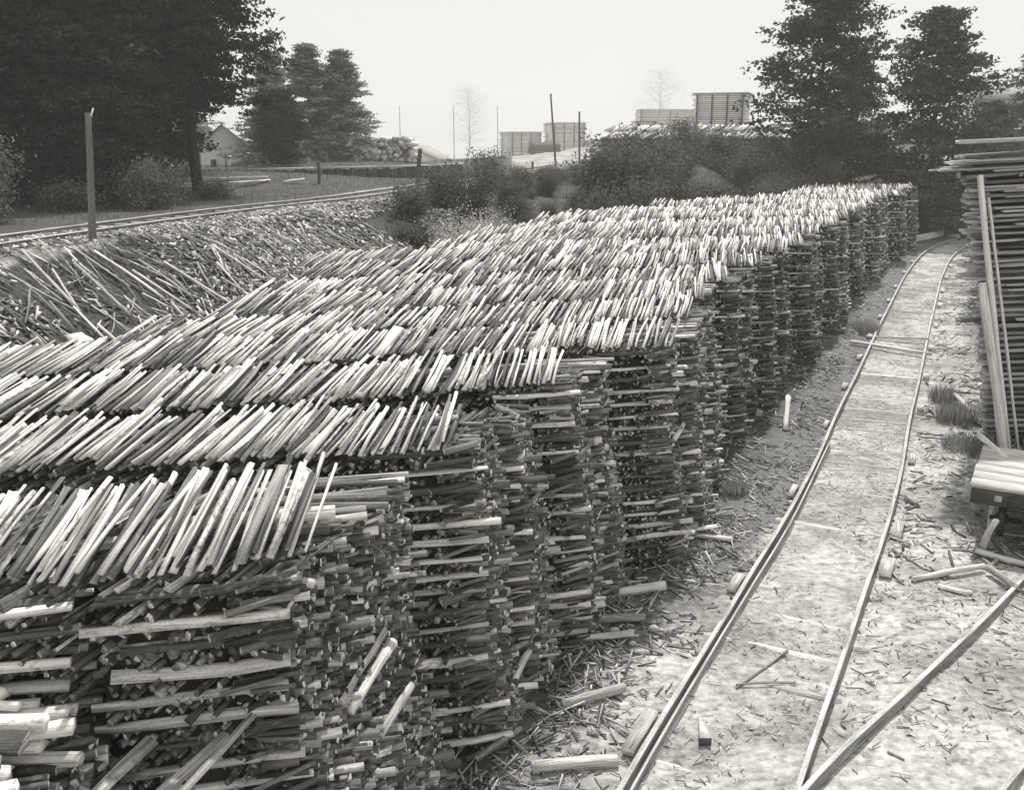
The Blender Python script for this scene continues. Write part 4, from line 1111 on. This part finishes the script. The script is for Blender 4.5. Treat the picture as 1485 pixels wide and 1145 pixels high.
hut('farm_house', 'pale clapboard house showing between the left wood and the pines', (-26.6, 92, tz(-26.6, 92) - .3), 3.9, 6, 3.3, 1.6, .25, [(-.9, 1.5, .5, .9), (.8, 1.5, .5, .9)])
hut('gabled_hut', 'pale gabled hut, larger of two in the haze behind the pole', (-17.6, 190, .5), 11, 12, 1.2, 2.9, -.15)
hut('gabled_hut', 'faint white gabled hut, smaller one left of the larger hut', (-26.8, 200, .8), 6, 8, 2.0, 2.6, .1)
cl = empty('clothes_line', (-22.4, 84, tz(-22.4, 84)), 'clothes line with white washing right of the house', 'clothes line')
zc = tz(-22.4, 84)
Batch().tube([(-24.2, 84, zc), (-24.2, 84, zc + 1.9)], [.05, .05], .2).build('post', M['darkwood'], cl)
Batch().tube([(-20.9, 84, zc), (-20.9, 84, zc + 1.9)], [.05, .05], .2).build('post', M['darkwood'], cl)
Batch().tube([(-24.2, 84, zc + 1.85), (-22.5, 84, zc + 1.7), (-20.9, 84, zc + 1.85)], [.01] * 3, .4).build('line', M['cloth'], cl)
Batch().prisms([(-23.9, 84, zc + 1.3)], [(-22.3, 84, zc + 1.35)], .04, .75, .8, 0, prof='board', jit=.05, rings=4).build('washing', M['cloth'], cl)

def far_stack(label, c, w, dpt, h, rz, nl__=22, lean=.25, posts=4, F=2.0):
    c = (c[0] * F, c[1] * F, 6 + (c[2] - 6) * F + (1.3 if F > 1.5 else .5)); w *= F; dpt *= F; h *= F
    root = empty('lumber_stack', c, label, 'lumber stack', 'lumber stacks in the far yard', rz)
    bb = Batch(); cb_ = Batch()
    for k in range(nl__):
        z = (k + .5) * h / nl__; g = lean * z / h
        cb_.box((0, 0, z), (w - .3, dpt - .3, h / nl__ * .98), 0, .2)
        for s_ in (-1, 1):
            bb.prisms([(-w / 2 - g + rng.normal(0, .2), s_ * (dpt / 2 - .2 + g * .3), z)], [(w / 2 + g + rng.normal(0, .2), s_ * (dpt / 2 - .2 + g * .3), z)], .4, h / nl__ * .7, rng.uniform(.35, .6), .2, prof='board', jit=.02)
    tag(part(bb, 'board_layers', M['board_haze'], root), kind='stuff'); part(cb_, 'inner_boards', M['board_haze'], root)
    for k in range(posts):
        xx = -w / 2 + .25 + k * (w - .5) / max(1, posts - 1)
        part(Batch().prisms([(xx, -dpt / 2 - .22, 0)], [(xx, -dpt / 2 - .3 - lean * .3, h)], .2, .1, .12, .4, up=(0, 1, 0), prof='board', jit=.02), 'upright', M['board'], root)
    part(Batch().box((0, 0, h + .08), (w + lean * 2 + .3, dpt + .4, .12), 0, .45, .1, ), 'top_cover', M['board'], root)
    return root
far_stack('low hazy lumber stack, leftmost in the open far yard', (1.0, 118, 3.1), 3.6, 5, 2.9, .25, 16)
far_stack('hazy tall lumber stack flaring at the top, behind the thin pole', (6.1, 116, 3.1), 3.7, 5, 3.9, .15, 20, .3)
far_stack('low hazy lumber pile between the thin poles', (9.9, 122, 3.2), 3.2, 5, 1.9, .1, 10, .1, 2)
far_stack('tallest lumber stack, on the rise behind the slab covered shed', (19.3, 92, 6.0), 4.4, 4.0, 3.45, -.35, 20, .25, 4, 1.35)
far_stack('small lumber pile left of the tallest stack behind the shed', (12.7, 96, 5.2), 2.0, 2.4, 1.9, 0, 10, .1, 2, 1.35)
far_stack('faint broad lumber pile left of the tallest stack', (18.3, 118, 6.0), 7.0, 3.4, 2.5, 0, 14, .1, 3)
# rail wagon in the haze
wg = empty('rail_wagon', (6.6, 205, 1.7), 'small dark loaded wagon in front of the hazy lumber stacks', 'wagon', rz=.1); wg.scale = (2, 2, 2)
part(Batch().box((0, 0, .8), (3.4, 1.8, .25), 0, .12), 'chassis', M['darkwood'], wg)
part(Batch().prisms([(-1.6, 0, 1.2)], [(1.6, 0, 1.3)], 1.6, .9, .12, .3, prof='slab', jit=.1, rings=5), 'load', M['darkwood'], wg)
for sx in (-1.1, 1.1):
    for sy in (-.7, .7):
        part(Batch().prisms([(sx, sy - .06, .4)], [(sx, sy + .06, .4)], .7, .7, .05, 0, prof='round', jit=0), 'wheel', M['iron'], wg)

# slab covered long shed on the rise
def covered_row(label, p0, p1, zeave, zbase, dpt, seed_tone=.5, spc=.13):
    p0 = np.array([*p0, 0.0]); p1 = np.array([*p1, 0.0]); ln_ = np.linalg.norm(p1 - p0); R_ = (p1 - p0) / ln_; F_ = np.array([-R_[1], R_[0], 0])
    root = empty('covered_stack', (float(p0[0]), float(p0[1]), float(zbase)), label, 'wood stack')
    b = Batch(); n = int(ln_ / .16); z = zbase
    while z < zeave - .05:
        zz = zeave if False else z
        s_ = np.arange(n) * .16 + rng.normal(0, .03, n)
        a = p0 + R_ * s_[:, None] + F_ * rng.normal(0, .05, (n, 1)); a[:, 2] = zz
        b.prisms(a, a + F_ * 1.3, .15, .13, tones(n, .25, .35), .5, roll=rng.uniform(0, 6, n)); z += .14
    tag(b.build('packed_wood', M['darkwood'], root), kind='stuff')
    n = int(ln_ / spc); s_ = np.arange(n) * spc + rng.normal(0, .03, n)
    for lay_ in range(2):
        a = p0 + R_ * s_[:, None] - F_ * (.35 + rng.normal(0, .07, (n, 1))); a[:, 2] = zeave + rng.normal(0, .03, n) + lay_ * .45
        a += F_ * (lay_ * 1.2)
        bb_ = a + F_ * 1.4 + R_ * (rng.normal(.3, .15, (n, 1))); bb_[:, 2] += .42
        c = Batch().prisms(a, bb_, spc * rng.uniform(.8, 1.6, n), .06, tones(n, .45, .35), rng.uniform(0, .8, n), prof='slab')
        tag(c.build('slab_cover', M['wood'], root), kind='stuff')
    cb_ = Batch().prisms([p0 + F_ * .8 + [0, 0, (zbase + zeave) / 2]], [p1 + F_ * .8 + [0, 0, (zbase + zeave) / 2]], 1.2, zeave - zbase, .1, 0, prof='board', jit=0)
    cb_.build('shaded_inner_wood', M['core'], root)
    return root
covered_row('long slab covered stack on the rise above the bushes', (6.4, 70.5), (18.0, 66.5), 6.02, 4.2, 2.4)
covered_row('slab covered stack under the large left tree, continuing the long one', (18.6, 66.3), (24.5, 65), 6.35, 4.6, 2.4)
covered_row('dark covered stack closing the yard beyond the bend, nearer the lumber', (27.2, 64.9), (31.0, 66.4), 3.9, 0, 2.4)
covered_row('dark covered stack with a drooping cover beyond the last of the row', (25.2, 62.6), (27.4, 64.6), 4.2, 0, 2.4)
dr = empty('board_pile', (25.4, 59.4, 0), 'small bright pile of boards on the ground at the far bend', 'board pile')
for k in range(9):
    z = .06 + (k // 3) * .12
    Batch().prisms([(24.3 + (k % 3) * .35, 58.6 + (k % 3) * .3, z)], [(26.4 + (k % 3) * .3, 60.6 + (k % 3) * .3, z + .05)], .26, .09, .8, 0, prof='board', jit=.03).build('board', M['cloth'], dr)
# dim barn roof at the right edge behind the trees
hut('barn', 'dim long barn roof above the trees at the right edge', (53, 98, 7.2), 9, 16, 2.4, 1.4, 1.3)

# ------------------------------------------------------------------ air
bm = bpy.data.meshes.new('haze')
zlo, zhi = float(GZ.min()) - 1, 26.0
vs = [(x, y, z) for z in (zlo, zhi) for y in (-130, 380) for x in (-300, 300)]
bm.from_pydata(vs, [], [(0, 2, 3, 1), (4, 5, 7, 6), (0, 1, 5, 4), (2, 6, 7, 3), (0, 4, 6, 2), (1, 3, 7, 5)]); bm.update()
m, t, out = nt('haze_air')
pv = t.nodes.new('ShaderNodeVolumePrincipled')
pv.inputs['Color'].default_value = (.99, .985, .965, 1); pv.inputs['Density'].default_value = .001; pv.inputs['Anisotropy'].default_value = 0
L(t, pv.outputs[0], out.inputs['Volume']); bm.materials.append(m)
ho = bpy.data.objects.new('haze', bm); col.objects.link(ho); tag(ho, 'pale summer haze over the yard', 'haze', kind='stuff')

# ------------------------------------------------------------------ light, world, camera
SUN_AZ, SUN_EL = math.radians(14), math.radians(56)    # azimuth from the view direction, to the right
sun = bpy.data.lights.new('sun', 'SUN'); sun.energy = 4.0; sun.angle = math.radians(1.2); sun.color = (1, .985, .95)
so = bpy.data.objects.new('sun', sun); col.objects.link(so)
dv = Vector((math.sin(SUN_AZ) * math.cos(SUN_EL), math.cos(SUN_AZ) * math.cos(SUN_EL), math.sin(SUN_EL)))
so.rotation_euler = dv.to_track_quat('Z', 'Y').to_euler(); so.location = (0, 0, 40)
w = bpy.data.worlds.new('World'); scn.world = w; w.use_nodes = True
t = w.node_tree; t.nodes.clear()
out = t.nodes.new('ShaderNodeOutputWorld'); bg = t.nodes.new('ShaderNodeBackground')
sky = t.nodes.new('ShaderNodeTexSky'); sky.sky_type = 'NISHITA'; sky.sun_disc = False
sky.sun_elevation = SUN_EL; sky.sun_rotation = SUN_AZ
bw = t.nodes.new('ShaderNodeRGBToBW'); L(t, sky.outputs[0], bw.inputs[0])
val = math_(t, 'ADD', math_(t, 'MULTIPLY', bw.outputs[0], .12), 8.2)
c = t.nodes.new('ShaderNodeCombineColor'); L(t, val, c.inputs[0]); L(t, math_(t, 'MULTIPLY', val, .99), c.inputs[1]); L(t, math_(t, 'MULTIPLY', val, .95), c.inputs[2])
L(t, c.outputs[0], bg.inputs[0]); bg.inputs[1].default_value = .1
L(t, bg.outputs[0], out.inputs[0])

cam = bpy.data.cameras.new('camera'); co = bpy.data.objects.new('camera', cam); col.objects.link(co)
cam.sensor_width = 36; cam.sensor_fit = 'HORIZONTAL'; cam.lens = 36 * 1400 / 1485; cam.clip_end = 3000; cam.clip_start = .1
co.location = (0, 0, 6); co.rotation_euler = (PI / 2 - math.atan(372 / 1400), 0, 0)
scn.camera = co
scn.view_settings.view_transform = 'Standard'; scn.view_settings.look = 'None'; scn.view_settings.gamma = 1; scn.view_settings.exposure = 0
scn.cycles.max_bounces = 6; scn.cycles.volume_bounces = 2; scn.cycles.diffuse_bounces = 3
